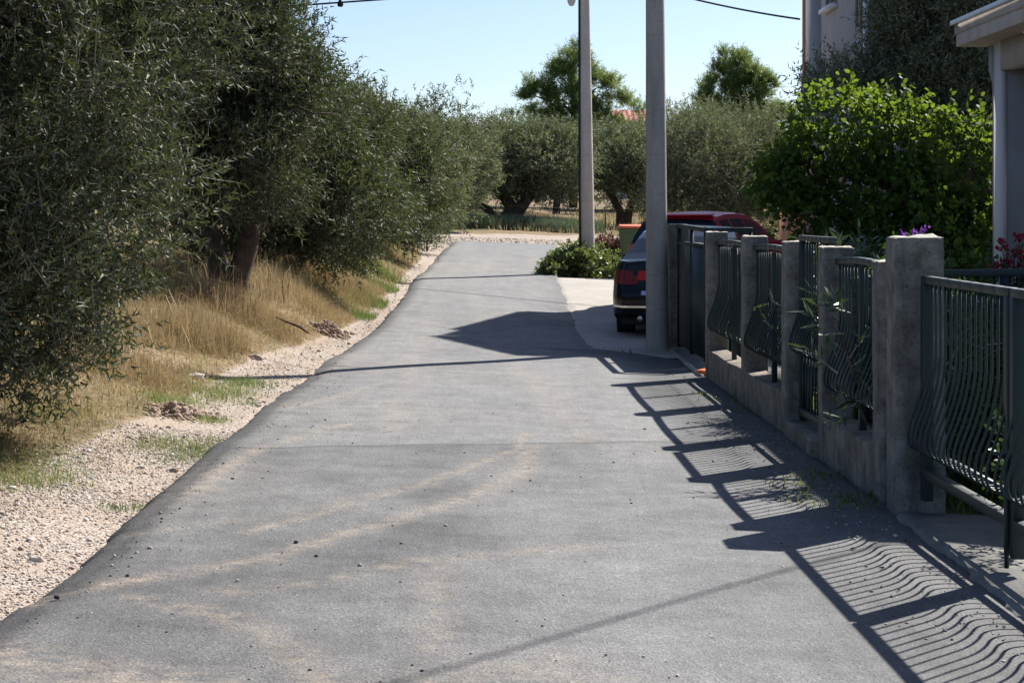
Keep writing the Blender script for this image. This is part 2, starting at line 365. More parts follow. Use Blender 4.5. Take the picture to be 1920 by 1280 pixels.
def build_road():
    ys = np.concatenate([[-40, -20, -8, 0, 3], np.arange(4.5, 26, .045), np.arange(26, ROAD_END + .05, .12)])
    u = np.concatenate([[-3, -2, -1], np.linspace(0, 1, 84), [2, 3]])
    en = Noise(21, 16, .25, 4); Y1 = ys
    jl = en(np.stack([Y1, Y1 * 0, Y1 * 0], -1)) * .012 + Noise(22, 14, 3, 9)(np.stack([Y1, Y1 * 0, Y1 * 0], -1)) * .008; jr = en(np.stack([Y1, Y1 * 0 + 50, Y1 * 0], -1)) * .018
    L = xl(ys) + jl; Rr = xr(ys) + jr
    U, Y = np.meshgrid(u, ys); Lm = L[:, None]; Rm = Rr[:, None]
    X = Lm + np.clip(U, 0, 1) * (Rm - Lm)
    X = X + np.where(U == -1, -.045, 0) + np.where(U == -2, -.15, 0) + np.where(U == -3, -.24, 0) + np.where(U == 2, .012, 0) + np.where(U == 3, .014, 0)
    rut = Noise(5, 8, .15, .9)(np.stack([X, Y * .3, X * 0], -1)) * .004
    Z = gz(X, Y) + rut + np.where(U == -1, -.024, 0) + np.where(U == -2, -.108, 0) + np.where(U == -3, -.25, 0) + np.where(U == 2, -.012, 0) + np.where(U == 3, -.15, 0)
    # rounded lip at the left edge
    dl = X - Lm; Z = Z - .02 * np.clip(1 - dl / .16, 0, 1) ** 2 * (U >= 0)
    ny, nx = X.shape; idx = np.arange(nx * ny).reshape(ny, nx)
    I = np.stack([idx[:-1, :-1], idx[:-1, 1:], idx[1:, 1:], idx[1:, :-1]], -1).reshape(-1)
    tracks = [(.075, .9, [(-1.95, 7.6), (-1.78, 7.89), (-1.51, 8.25), (-1.14, 8.7), (-.84, 9.41), (-.58, 9.96), (-.28, 10.71), (0, 11.59), (.1, 12.36), (.12, 13.2)]),
              (.05, .8, [(-1.3, 9.4), (-.91, 10.28), (-.53, 11.2), (-.2, 12.29), (.04, 13.08), (.1, 14)]),
              (.09, .6, [(-1.2, 7.95), (-.98, 8.11), (-.74, 8.35), (-.5, 8.71), (-.1, 9.0), (.4, 9.3)]),
              (.09, .75, [(-1.5, 7.75), (-1.14, 7.51), (-.95, 7.23), (-.81, 6.98), (-.66, 6.6), (-.5, 6)]),
              (.08, .55, [(-.36, 8.67), (-.34, 8.27), (-.31, 7.77), (-.28, 7.0)]),
              (.2, .85, [(-1.95, 6.8), (-1.49, 6.5), (-1.1, 6.35)]), (.2, .5, [(-.45, 6.3), (.1, 6.9), (.3, 6.2)]),
              (.06, .85, [(-1.2, 14.3), (-1.38, 13.76), (-1.68, 12.61), (-1.74, 11.58), (-1.78, 10.6)]),
              (.05, .7, [(-1.75, 15.2), (-1.46, 16.44), (-1.1, 18)]), (.08, .4, [(-1.85, 9.3), (-1.2, 9.9), (-.7, 10.9)]),
              (.12, .35, [(.5, 13.5), (.3, 17), (0, 21), (-.4, 26), (-.7, 34), (-.5, 44), (-.2, 52)]),
              (.12, .3, [(-.9, 14), (-1, 18), (-1.1, 24), (-1.3, 32), (-1.1, 44)]), (.12, .3, [(.3, 32), (.35, 40), (.55, 50)])]
    dust = np.zeros_like(X)
    for wd, st, pts in tracks: dust = np.maximum(dust, st * .74 * np.exp(-(polyd(X, Y, pts) / wd) ** 2))
    dn = Noise(31, 12, .1, .7)(np.stack([X, Y * .5, X * 0], -1))
    dust = np.clip(dust + .10 * np.clip(dn, 0, 2) + .5 * np.exp(-(X - Lm) / .12) * (.3 + .5 * np.clip(dn, 0, 1.5)) * (X - Lm > .05), 0, 1)
    jy = 13.35 + .38 * X + .03 * np.sin(X * 9)
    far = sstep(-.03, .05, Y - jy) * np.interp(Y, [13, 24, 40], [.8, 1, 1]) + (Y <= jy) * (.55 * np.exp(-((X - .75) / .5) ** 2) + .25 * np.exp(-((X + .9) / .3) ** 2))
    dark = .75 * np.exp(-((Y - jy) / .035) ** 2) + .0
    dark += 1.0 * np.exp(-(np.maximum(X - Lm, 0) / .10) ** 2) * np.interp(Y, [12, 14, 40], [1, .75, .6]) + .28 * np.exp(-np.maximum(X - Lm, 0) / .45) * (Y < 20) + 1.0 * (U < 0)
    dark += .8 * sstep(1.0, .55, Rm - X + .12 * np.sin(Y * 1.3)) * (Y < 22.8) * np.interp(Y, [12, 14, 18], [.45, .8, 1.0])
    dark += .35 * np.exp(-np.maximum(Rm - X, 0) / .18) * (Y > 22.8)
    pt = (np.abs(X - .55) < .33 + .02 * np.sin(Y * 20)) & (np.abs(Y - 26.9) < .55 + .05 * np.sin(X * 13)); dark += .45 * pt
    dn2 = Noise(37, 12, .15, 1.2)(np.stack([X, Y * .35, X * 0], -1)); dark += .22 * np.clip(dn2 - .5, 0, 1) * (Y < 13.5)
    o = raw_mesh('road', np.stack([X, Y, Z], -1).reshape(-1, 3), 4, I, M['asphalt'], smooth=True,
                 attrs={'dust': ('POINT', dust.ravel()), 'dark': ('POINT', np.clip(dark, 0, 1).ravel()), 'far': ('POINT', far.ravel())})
    tag(o, kind='structure')
build_road()
def slab(name, outline, top, bot, mat, cracks=0):
    mb = MB(); n = len(outline)
    mb.add([(x, y, float(gz(x, y)) + top) for x, y in outline] + [(x, y, float(gz(x, y)) + bot) for x, y in outline],
           [tuple(range(n)), tuple(range(2*n-1, n-1, -1))] + [(i, i+n, (i+1) % n + n, (i+1) % n) for i in range(n)])
    return tag(mb.build(name, mat), kind='structure')
def build_driveway():
    ys = np.arange(21.9, 38.0, .1); en = Noise(44, 12, .3, 4)
    u = np.linspace(0, 1, 40) ** 1.6; U, Y = np.meshgrid(u, ys)
    L = (xr(ys) + en(np.stack([ys, ys * 0, ys * 0], -1)) * .02 + .01)[:, None]
    Rg = np.where(ys < 23.2, 1.95, 5.1)[:, None]
    X = L + U * (Rg - L)
    X[:, 0] -= .13; Z = gz(X, Y) + .006; Z[:, 0] -= .04; X[:, 1] = X[:, 0] + .115; Z[:, 1] -= .016
    ny, nx = X.shape; idx = np.arange(nx * ny).reshape(ny, nx)
    I = np.stack([idx[:-1, :-1], idx[:-1, 1:], idx[1:, 1:], idx[1:, :-1]], -1).reshape(-1)
    tag(raw_mesh('driveway', np.stack([X, Y, Z], -1).reshape(-1, 3), 4, I, M['slab'], smooth=True), kind='structure')
build_driveway()
slab('gate_threshold', [(1.955, 19.6), (3.6, 19.6), (3.6, 23.15), (1.955, 23.15)], .012, -.2, M['apron'])
slab('kerb_strip', [(1.90, 19.55), (1.953, 19.55), (1.953, 22.4), (1.90, 22.4)], .022, -.2, M['slab'])
slab('gate_apron', [(2.13, 3.0), (3.2, 3.0), (3.2, 10.62), (2.16, 10.62)], .02, -.2, M['apron'])
def ragged_edge():
    # broken, spilled concrete along the edge of the apron
    ys = np.arange(5.5, 10.62, .018); n1 = Noise(61, 18, .8, 9); n2 = Noise(62, 18, 1.5, 14); V = []; k = 7
    for y in ys:
        e = 2.10 + .018 * float(n1(np.array([0, y, 0]))); 
        for j in range(k):
            t = j / (k - 1); x = e + (2.2 - e) * t; h = .016 * min(1, t * 2.5) * (1 + .35 * float(n2(np.array([x, y, 0])))) if 0 < j < k - 1 else (-.03 if j == 0 else .0)
            V.append((x, y, float(gz(x, y)) + h))
    tag(MB().add(V, [(i*k+j, i*k+j+1, (i+1)*k+j+1, (i+1)*k+j) for i in range(len(ys)-1) for j in range(k-1)]).build('apron_edge', M['apron']), kind='structure')
ragged_edge()

# ------------------------------------------------------------------ foliage generators
def make_leaves(pos, tdir, L, W, rng, fold=0.0, shape='diamond'):
    """pos: leaf bases, tdir: unit leaf directions"""
    n = len(pos); rv = rng.normal(size=(n, 3)); side = nrm(np.cross(tdir, rv))
    L = L * rng.uniform(.7, 1.25, n)[:, None]; W = W * rng.uniform(.75, 1.2, n)[:, None]
    if shape == 'tri':
        V = np.stack([pos - side * W * .42, pos + side * W * .42, pos + tdir * L], 1); return V.reshape(-1, 3), np.arange(3 * n).reshape(n, 3), 3
    if shape == 'diamond':
        V = np.stack([pos, pos + tdir * L * .45 + side * W / 2, pos + tdir * L, pos + tdir * L * .45 - side * W / 2], 1)
        I = np.arange(4 * n).reshape(n, 4); return V.reshape(-1, 3), I, 4
    nn = np.cross(side, tdir)   # heart-ish folded leaf: two quads
    m = pos + tdir * L * .5 - nn * W * .12
    V = np.stack([pos, pos + tdir * L * .12 + side * W * .42, pos + tdir * L * .55 + side * W * .5, pos + tdir * L - nn * L * .12,
                  pos + tdir * L * .55 - side * W * .5, pos + tdir * L * .12 - side * W * .42, m], 1)
    b = (np.arange(n) * 7)[:, None]
    q = np.stack([np.concatenate([b + 0, b + 1, b + 2, b + 6], 1), np.concatenate([b + 6, b + 4, b + 5, b + 0], 1)], 1).reshape(-1, 4)
    t = np.stack([np.concatenate([b + 6, b + 2, b + 3], 1), np.concatenate([b + 6, b + 3, b + 4], 1)], 1).reshape(-1, 3)
    return V.reshape(-1, 3), (q, t), 0
def crown(name, parent, blobs, ntwig, nleaf, mat, seed, tw=.3, L=.065, W=.016, up=.35, shell=.45, lump=.22, gap=.0, spread=.9, shape='diamond',
          stems=True, twigmat='twig', front=None, rnd_w=.45, clip=None, stemf=.35):
    rng = np.random.default_rng(seed); B = np.array(blobs, float)   # cx cy cz rx ry rz
    wgt = (B[:, 3] * B[:, 4] * B[:, 5]) ** (2 / 3); wgt /= wgt.sum()
    N = int(ntwig * 1.6); bi = rng.choice(len(B), N, p=wgt); d = nrm(rng.normal(size=(N, 3)))
    if front is not None:      # a little denser on the sides that can be seen
        keep = rng.uniform(size=N) < np.where(d @ np.array(front) < -.25, .35, 1.0); bi = bi[keep]; d = d[keep]; N = len(d)
    ns = Noise(seed + 1, 12, .35, 1.3)
    P0 = B[bi, :3] + d * B[bi, 3:]
    rr = 1 + lump * ns(P0) * .6 - shell * rng.uniform(0, 1, N) ** 1.7
    P = B[bi, :3] + d * B[bi, 3:] * rr[:, None]
    # drop twigs deep inside neighbouring masses
    ins = np.full(N, 9.0)
    for b in B:
        q = np.sqrt((((P - b[:3]) / b[3:]) ** 2).sum(1)); ins = np.minimum(ins, q)
    keep = (ins > .5) | (rng.uniform(size=N) < .25)
    if gap > 0: keep &= Noise(seed + 2, 14, .5, 1.8)(P) > -1.6 + gap * 1.6
    if clip is not None: keep &= clip(P)
    P = P[keep][:ntwig]; d = d[keep][:ntwig]; n = len(P)
    T = nrm(d * .65 + np.array([0, 0, up]) + rng.normal(size=(n, 3)) * .5)
    tl = tw * rng.uniform(.6, 1.4, n)
    t = np.linspace(.12, 1, nleaf)[None, :] + rng.uniform(-.05, .05, (n, nleaf))
    pos = P[:, None] + T[:, None] * (t * tl[:, None])[..., None]
    a = nrm(np.cross(T, rng.normal(size=(n, 3)))); b = np.cross(T, a)
    ph = np.arange(nleaf)[None, :] * 2.4 + rng.uniform(0, 6.28, (n, 1)) + rng.normal(size=(n, nleaf)) * .4
    perp = a[:, None] * np.cos(ph)[..., None] + b[:, None] * np.sin(ph)[..., None]
    ld = nrm(T[:, None] * .75 + perp * spread + rng.normal(size=(n, nleaf, 3)) * .2).reshape(-1, 3)
    V, I, k = make_leaves(pos.reshape(-1, 3), ld, L, W, rng, shape=shape)
    clump = np.clip(.5 + .28 * Noise(seed + 5, 10, .3, 1.2)(P), 0, 1)
    rl = np.clip(rnd_w * rng.uniform(0, 1, (n, nleaf)) + (1 - rnd_w) * clump[:, None], 0, 1).ravel()
    mats = [M[mat]]
    if k >= 3: idx = [I.ravel()]; tot = [np.full(len(I), k)]; rn = [rl]; mi = [np.zeros(len(I))]
    else:
        q, tri = I; idx = [q.ravel(), tri.ravel()]; tot = [np.full(len(q), 4), np.full(len(tri), 3)]
        rn = [np.repeat(rl, 2), np.repeat(rl, 2)]; mi = [np.zeros(len(q)), np.zeros(len(tri))]
    if stems:
        mats.append(M[twigmat]); sel = rng.uniform(size=n) < stemf; T = T[sel]; P = P[sel]; tl = tl[sel]; n = len(P)
        s = nrm(np.cross(T, rng.normal(size=(n, 3)))) * (.002 + L * .025)
        base = P - T * (tl * .3)[:, None]
        SV = np.stack([base - s * 1.3, base + s * 1.3, P + T * tl[:, None]], 1).reshape(-1, 3); SI = np.arange(3 * n) + len(V)
        V = np.concatenate([V, SV]); idx.append(SI); tot.append(np.full(n, 3)); rn.append(np.full(n, .5)); mi.append(np.ones(n))
    o = raw_mesh(name, V, np.concatenate(tot), np.concatenate(idx), mats, loc=tuple(world_loc(parent)) if parent else (0, 0, 0), parent=parent,
                 mi=np.concatenate(mi), attrs={'rnd': ('FACE', np.concatenate(rn))})
    o['kind'] = 'stuff'
    return o
def limb(p0, p1, r0, r1, rng, n=7, wob=.12):
    p0 = np.array(p0, float); p1 = np.array(p1, float); t = np.linspace(0, 1, n)[:, None]
    P = p0 + (p1 - p0) * t + rng.normal(size=(n, 3)) * wob * np.sin(t * math.pi) * np.linalg.norm(p1 - p0) * .3
    return P, np.linspace(r0, r1, n)
def blob_set(c, rx, ry, rz, n, seed, size=.55):
    """lumpy crown: one core and n smaller masses round it"""
    g = np.random.default_rng(seed); out = [(c[0], c[1], c[2], rx * .72, ry * .72, rz * .72)]
    for i in range(n):
        a = i * 2.4 + g.uniform(-.4, .4); e = g.uniform(-.55, 1.0)
        dx, dy, dz = math.cos(a) * math.cos(e), math.sin(a) * math.cos(e), math.sin(e); s = size * g.uniform(.75, 1.2)
        out.append((c[0] + dx * rx * .62, c[1] + dy * ry * .62, c[2] + dz * rz * .62, rx * s, ry * s, rz * s))
    return out
def tree(name, label, x, y, c, rad, nblob, ntwig, nleaf, mat, seed, group=None, tr=.16, stems=2, zb=None, extra=None, cat='tree', trunks=None, barkmat='bark', **kw):
    z = float(ground(x, y)) - .05 if zb is None else zb
    root = empty(name, (x, y, z), label, cat, group); rng = np.random.default_rng(seed)
    bl = blob_set(c, *rad, nblob, seed) + list(extra or [])
    mb = MB()
    if trunks is None:
        fork = np.array([x + rng.normal() * .08, y + rng.normal() * .08, z + (c[2] - z) * .38])
        P, r = limb((x, y, z - .1), fork, tr * 1.35, tr, rng, 6, .1); r[0] *= 1.35; mb.tube(P, r, 10)
        starts = [(fork, tr * .8)] * 99
    else:
        starts = []
        for pts, r0, r1 in trunks:
            rr = np.linspace(r0, r1, len(pts)); rr[0] *= 1.3; mb.tube(pts, rr, 10); starts.append((np.array(pts[-1]), r1 * .85))
        starts = starts * 30
    trunk = mb.build('trunk', M[barkmat], root, smooth=True)
    for i, b in enumerate(bl[1:1 + max(3, nblob)]):
        s, r0 = starts[i]; q = MB(); P, r = limb(s - np.array([0, 0, .05]), (b[0], b[1], b[2] + b[5] * .2), r0 * .8, .02, rng, 8, .22); q.tube(P, r, 7)
        for k in range(3):
            j = 3 + k; e = P[j] + rng.normal(size=3) * np.array([b[3], b[4], b[5]]) * .6 + np.array([0, 0, .2]); Q, r2 = limb(P[j], e, r[j] * .6, .008, rng, 6, .2); q.tube(Q, r2, 5)
        q.build('limb', M[barkmat], root, smooth=True)
    crown('crown', root, bl, ntwig, nleaf, mat, seed + 100, **kw)
    return root

# ------------------------------------------------------------------ olive trees on the left
SEE = (.55, -.8, .1)
cam_clip = lambda P: (P[:, 1] > 6.5)
# nearest tree: its skirt of shoots reaches the ground
t1 = tree('olive_tree', 'big dark olive tree nearest on the left, its branches sweeping to the ground', -4.8, 13.6, (-4.5, 13.7, 2.9), (1.85, 1.9, 1.85), 12, 27000, 13, 'olive', 11,
     group='olive trees along the left verge', tr=.2, tw=.30, L=.068, W=.02, shell=.6, lump=.45, gap=.35, front=SEE, shape='tri', stemf=.5,
     extra=[(-3.6, 12.7, 1.15, .9, .8, .75), (-4.5, 12.3, 1.05, 1.1, .8, .9), (-3.15, 13.2, 1.75, .75, .8, .6), (-3.5, 13.3, 2.3, .95, .9, .8), (-3.2, 13.6, 3.1, .9, .9, .8), (-3.4, 13.2, 3.8, .9, .9, .8), (-5.4, 12.4, 1.6, 1.1, .9, 1.2), (-4.1, 12.1, 2.0, .9, .7, .8), (-4.5, 12.2, 2.9, 1.0, .8, .9)])
rg = np.random.default_rng(15)
for i_ in range(14):     # bare grey shoots showing among the leaves
    p0 = np.array([rg.uniform(-4.9, -3.0), rg.uniform(11.9, 12.9), rg.uniform(1.0, 3.6)]); d_ = nrm(np.array([rg.uniform(-.2, 1), rg.uniform(-.5, .1), rg.uniform(-.6, .7)])); ln_ = rg.uniform(.35, .8)
    q_ = MB(); P_ = np.array([p0 + d_ * ln_ * k / 6 + np.array([0, 0, -.25 * ln_ * (k / 6) ** 2]) + rg.normal(size=3) * .012 for k in range(7)]); q_.tube(P_, np.linspace(.009, .003, 7), 5)
    e_ = P_[3]; Q_ = np.array([e_ + nrm(d_ + rg.normal(size=3) * .5) * ln_ * .4 * k / 4 for k in range(5)]); q_.tube(Q_, np.linspace(.005, .002, 5), 4); q_.build('bare_twig', M['twig'], t1)
tree('olive_tree', 'olive tree with dark forked trunk standing in tall dry grass on the left', -3.62, 23.6, (-3.85, 23.9, 3.2), (1.35, 1.7, 1.6), 11, 17000, 12, 'olive', 23,
     group='olive trees along the left verge', shape='tri', tw=.34, L=.08, W=.026, shell=.55, lump=.42, gap=.3, front=SEE,
     trunks=[([(-3.52, 23.6, .38), (-3.54, 23.6, .75), (-3.64, 23.62, 1.05), (-3.78, 23.7, 1.8)], .17, .11), ([(-3.45, 23.6, .38), (-3.38, 23.6, .8), (-3.26, 23.62, 1.15), (-3.15, 23.7, 1.9)], .16, .12)],
     extra=[(-3.35, 23.5, 4.3, .9, 1.1, .9), (-3.15, 23.8, 2.8, .75, 1.0, .75), (-4.4, 23.6, 2.2, 1.0, .9, .6), (-4.6, 23.6, 4.0, 1.0, 1.0, .9), (-3.3, 23.6, 3.5, .75, .9, .7), (-4.2, 23.1, 1.95, .8, .6, .45), (-2.95, 23.4, 2.0, .65, .7, .5), (-3.3, 23.0, 2.45, .8, .6, .5)])
root = empty('olive_shoots', (-4.2, 13.0, .1), 'dense dark skirt of shoots at the foot of the nearest olive', 'shrub')
for k_, (px_, py_, pz_) in enumerate([(-3.7, 12.7, .9), (-4.4, 12.5, 1.2), (-5.3, 12.8, 1.3), (-4.0, 13.4, 1.3)]):
    rg_ = np.random.default_rng(70 + k_); q_ = MB(); P_, r_ = limb((-4.2 + .1 * k_, 13.0, .05), (px_, py_, pz_), .03, .008, rg_, 7, .2); q_.tube(P_, r_, 5); q_.build('stem', M['bark'], root, smooth=True)
crown('foliage', root, [(-3.5, 12.8, .85, .75, .6, .6), (-4.3, 12.5, .85, .95, .6, .7), (-5.4, 12.7, .9, 1.0, .7, .9), (-4.6, 13.6, .95, 1.3, .8, .85), (-6.0, 13.6, 1.2, 1.3, 1.0, 1.2), (-3.8, 13.5, 1.35, .8, .7, .55), (-4.5, 13.3, 1.9, 1.3, .8, .8), (-5.7, 14.8, 1.0, 1.5, 1.0, 1.0)], 9000, 12, 'olive', 77, shape='tri', tw=.3, L=.07, W=.023, shell=.9, lump=.2, front=SEE)
rowT = [(-4.0, 29.0, (-3.6, 29.2, 2.35), (1.15, 1.5, 1.0), 'olive_green', 'olive tree hanging low over dry grass, right behind the forked trunk'),
        (-4.1, 35.0, (-3.5, 35.0, 2.4), (1.2, 1.7, 1.0), 'olive_green', 'rounded olive tree, third from the front in the left row'),
        (-4.2, 41.5, (-3.2, 41.5, 2.5), (1.35, 1.9, 1.02), 'olive_green', 'yellowish green olive tree, fourth from the front in the left row'),
        (-4.3, 48.5, (-3.1, 48.5, 2.7), (1.5, 2.0, 1.08), 'olive_far', 'olive tree just before the leaning fence brace, fifth in the left row'),
        (-4.4, 57.0, (-3.1, 57.0, 2.95), (1.65, 2.2, 1.08), 'olive_green', 'olive tree beside the end of the asphalt, left of the field'),
        (-4.0, 67.0, (-2.7, 67.0, 3.2), (1.7, 2.3, 1.1), 'olive_far', 'last olive tree of the left row, at the edge of the field')]
for i, (x, y, c, rad, mt, lab) in enumerate(rowT):
    ex = [(c[0] + .8, c[1] - .7, c[2] - .85, .85, .9, .7), (c[0] + .5, c[1] - .9, c[2] + .4, .7, .8, .65), (c[0] - .3, c[1] - 1.2, c[2] - 1.0, .9, .8, .7), (c[0] - 1.3, c[1], c[2] + .3, 1.0, 1.2, 1.0)]
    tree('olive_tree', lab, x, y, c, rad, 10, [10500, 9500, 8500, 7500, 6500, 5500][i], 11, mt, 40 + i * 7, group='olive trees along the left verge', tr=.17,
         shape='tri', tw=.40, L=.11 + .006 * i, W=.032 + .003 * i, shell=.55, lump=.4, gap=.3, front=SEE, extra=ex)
# second row, seen through the gaps
for i, (x, y, h, lab) in enumerate([(-8.2, 19.5, 3.4, 'olive tree of the second row deep behind the nearest olive'), (-8.0, 31, 3.6, 'olive tree of the second row behind the dry grass'),
                                    (-8.5, 45, 4.1, 'olive tree of the second row in the middle of the left grove'), (-8.2, 62, 4.6, 'olive tree of the second row at the far end of the grove')]):
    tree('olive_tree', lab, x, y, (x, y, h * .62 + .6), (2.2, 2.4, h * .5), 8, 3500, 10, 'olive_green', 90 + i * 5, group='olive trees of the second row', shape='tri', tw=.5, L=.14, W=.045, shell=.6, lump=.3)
# field beyond the road end
tree('olive_tree', 'old olive tree with thick leaning dark trunk in the middle of the field', -.1, 76, (.35, 76, 3.55), (2.35, 2.4, 1.6), 10, 6500, 11, 'olive_far', 131,
     group='olive trees in the field', trunks=[([(-.25, 76, .9), (-.2, 76, 1.4), (-.05, 76, 1.9), (-.6, 76.1, 2.7)], .36, .2), ([(-.1, 76, .9), (.1, 76, 1.5), (.55, 75.9, 2.1), (1.3, 75.8, 3.0)], .34, .16), ([(-.4, 76, .95), (-.9, 76, 1.7), (-1.6, 76.1, 2.2)], .2, .1)],
     shape='tri', tw=.5, L=.15, W=.05, shell=.6, lump=.3, gap=.2, extra=[(-1.7, 75.8, 2.9, 1.2, 1.2, .8), (2.1, 75.7, 3.3, 1.1, 1.1, 1.2)])
tree('olive_tree', 'grey green olive tree in the field right of the slim lamp pole', 4.6, 80, (4.5, 80, 3.6), (2.2, 2.2, 1.55), 9, 5000, 11, 'olive_far', 141,
     group='olive trees in the field', trunks=[([(4.6, 80, 1.0), (4.5, 80, 1.7), (4.0, 80, 2.6)], .22, .13), ([(4.7, 80, 1.0), (4.9, 80, 1.8), (5.3, 80, 2.6)], .2, .12)], shape='tri', tw=.5, L=.15, W=.05, shell=.6, lump=.3, gap=.2, extra=[(5.6, 79.6, 2.7, 1.2, 1.1, .9)])
bgt = [(-14, 98, 5.0), (-8, 104, 5.6), (-3.2, 103, 5.3), (2.2, 97, 3.7), (7.0, 106, 4.3), (12.5, 97, 4.4), (18, 104, 5.2), (24, 98, 5)]
for i, (x, y, h) in enumerate(bgt):
    z = float(gz(x, y))
    tree('olive_tree', ['dark olive far left behind the grove', 'olive behind the far end of the left grove', 'olive at the back of the field, left of the pine', 'olive below the tall pine at the back of the field',
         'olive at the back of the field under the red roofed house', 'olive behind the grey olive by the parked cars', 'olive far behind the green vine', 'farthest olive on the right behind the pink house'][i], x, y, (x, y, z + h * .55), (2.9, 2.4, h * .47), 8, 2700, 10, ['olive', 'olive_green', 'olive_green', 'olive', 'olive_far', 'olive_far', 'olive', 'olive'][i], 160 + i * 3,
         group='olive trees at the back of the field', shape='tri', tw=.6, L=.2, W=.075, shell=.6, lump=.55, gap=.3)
# right: grey olive behind the cars, tall olive by the house
tree('olive_tree', 'silvery grey olive tree behind the red car', 5.3, 46, (5.2, 46, 2.65), (1.9, 1.9, 1.55), 10, 8500, 11, 'olive_far', 201, shape='tri', tw=.42, L=.10, W=.027, shell=.5, lump=.45, gap=.2, up=.7,
     group='olive trees in the yards', extra=[(4.3, 45.2, 1.5, 1.0, 1.0, .9), (6.6, 45.5, 2.2, 1.3, 1.2, 1.2), (4.2, 45.4, 2.9, .8, .8, .9)])
tree('olive_tree', 'tall dark olive tree in front of the pinkish house', 6.5, 26.7, (6.75, 26.7, 4.2), (1.25, .75, .95), 11, 17000, 11, 'olive_far', 211, shape='tri', tw=.34, L=.075, W=.026, shell=.6, lump=.35, gap=.05, up=.55,
     group='olive trees in the yards', zb=-.15, extra=[(4.7, 26.6, 3.3, .66, .5, .42), (5.3, 26.6, 3.45, .75, .5, .6), (5.85, 26.6, 3.95, .65, .5, .6), (6.9, 26.6, 3.3, 1.0, .6, .8), (5.9, 26.6, 3.2, .85, .5, .6), (5.5, 26.6, 4.1, .45, .45, .4)])
# pines
def pine(label, x, y, layers, seed):
    z = float(gz(x, y)) - .1; root = empty('pine_tree', (x, y, z), label, 'tree', 'pine trees beyond the field'); rng = np.random.default_rng(seed)
    sub = []
    for l in layers:
        for k in range(9):
            d = nrm(rng.normal(size=3)) * rng.uniform(.55, 1.25); d[2] = abs(d[2]) * 1.15 - .35; d[0] *= 1.2; sub.append((l[0] + d[0] * l[3] * .85, l[1] + d[1] * l[4] * .85, l[2] + d[2] * l[5] * .95, l[3] * rng.uniform(.18, .34), l[4] * .3, l[5] * rng.uniform(.2, .36)))
    top = max(l[2] + l[5] for l in layers)
    MB().tube([(x, y, z), (x + .1, y, z + (top - z) * .4), (x - .05, y, z + (top - z) * .7), (x, y, top - .6)], [.26, .2, .12, .03], 8).build('trunk', M['bark'], root, smooth=True)
    for l in layers:
        q = MB(); P, r = limb((x, y, l[2] - l[5] * .7 - .3), (l[0], l[1], l[2]), .09, .03, rng, 6, .15); q.tube(P, r, 6); q.build('limb', M['bark'], root, smooth=True)
    crown('crown', root, sub, 3700, 18, 'pine', seed + 3, shape='tri', tw=.5, L=.22, W=.04, up=1.1, shell=.7, lump=.3, gap=.1, spread=1.1, twigmat='bark')
pine('tall round topped pine behind the slim lamp pole', 3.5, 110, [(3.6, 110, 10.2, 1.2, 1.2, 1.1), (2.6, 110, 9.2, 1.2, 1.2, .9), (4.9, 110, 8.8, 1.3, 1.3, 1.1), (1.3, 109.6, 8.3, 1.1, 1.1, .8), (5.6, 109.8, 7.6, 1.3, 1.2, .9),
      (3.2, 109.5, 7.9, 1.9, 1.6, 1.3), (1.6, 109.4, 6.9, 1.6, 1.3, .9), (4.3, 109.4, 6.7, 1.9, 1.4, 1.1), (6.3, 109.6, 6.5, 1.0, 1.0, .7), (.7, 109.6, 6.0, .9, .9, .6), (2.9, 109.6, 5.6, 2, 1.3, .8)], 301)
pine('pine with pointed crown between the thick pole and the pink house', 12.0, 102, [(11.9, 102, 9.3, 1.0, 1.0, 1.0), (11.2, 102, 8.4, 1.1, 1.1, .9), (12.7, 102, 8.2, 1.1, 1.1, .8), (10.4, 101.8, 7.4, 1.1, 1.1, .8), (12.1, 101.6, 7.3, 1.4, 1.3, 1.0),
      (13.4, 101.8, 7.0, 1.1, 1.1, .8), (14.3, 101.7, 6.6, .9, .9, .7), (10.0, 101.5, 6.3, 1.2, 1.1, .8), (12.2, 101.4, 6.0, 1.9, 1.4, .9), (9.3, 101.6, 5.8, .7, .8, .6)], 311)

# ------------------------------------------------------------------ ground cover
def blades(name, pts, h, wd, mat, seed, lean=.35, kind='stuff', seg=True):
    rng = np.random.default_rng(seed); P = np.asarray(pts, float); n = len(P)
    hh = (h if not np.isscalar(h) else np.full(n, h)) * rng.uniform(.5, 1.25, n); a = rng.uniform(0, 6.28, n); ln = np.abs(rng.normal(size=n)) * lean
    d = np.stack([np.cos(a), np.sin(a), a * 0], 1); s = np.stack([-np.sin(a), np.cos(a), a * 0], 1) * (wd / 2) * rng.uniform(.7, 1.4, n)[:, None]
    upv = np.array([0, 0, 1.])
    mid = P + d * (hh * ln * .35)[:, None] + upv * (hh * .6)[:, None]; tip = P + d * (hh * ln)[:, None] + upv * (hh * np.sqrt(np.clip(1 - ln * ln * .6, .15, 1)))[:, None]
    V = np.stack([P - s, P + s, mid + s * .8, mid - s * .8, tip], 1).reshape(-1, 3); b = np.arange(n)[:, None] * 5
    I = np.concatenate([np.concatenate([b, b+1, b+2, b+3], 1).ravel(), np.concatenate([b+3, b+2, b+4], 1).ravel()])
    r = np.clip(rng.uniform(0, 1, n) * .45 + .55 * np.clip(.5 + .42 * Noise(seed, 12, .3, 2.5)(P), 0, 1), 0, 1)
    if not seg: return tag(raw_mesh(name, np.stack([P - s, P + s, tip], 1).reshape(-1, 3), 3, np.arange(3 * n), M[mat], attrs={'rnd': ('FACE', r)}), kind=kind)
    return tag(raw_mesh(name, V, np.concatenate([np.full(n, 4), np.full(n, 3)]), I, M[mat], attrs={'rnd': ('FACE', np.concatenate([r, r]))}), kind=kind)
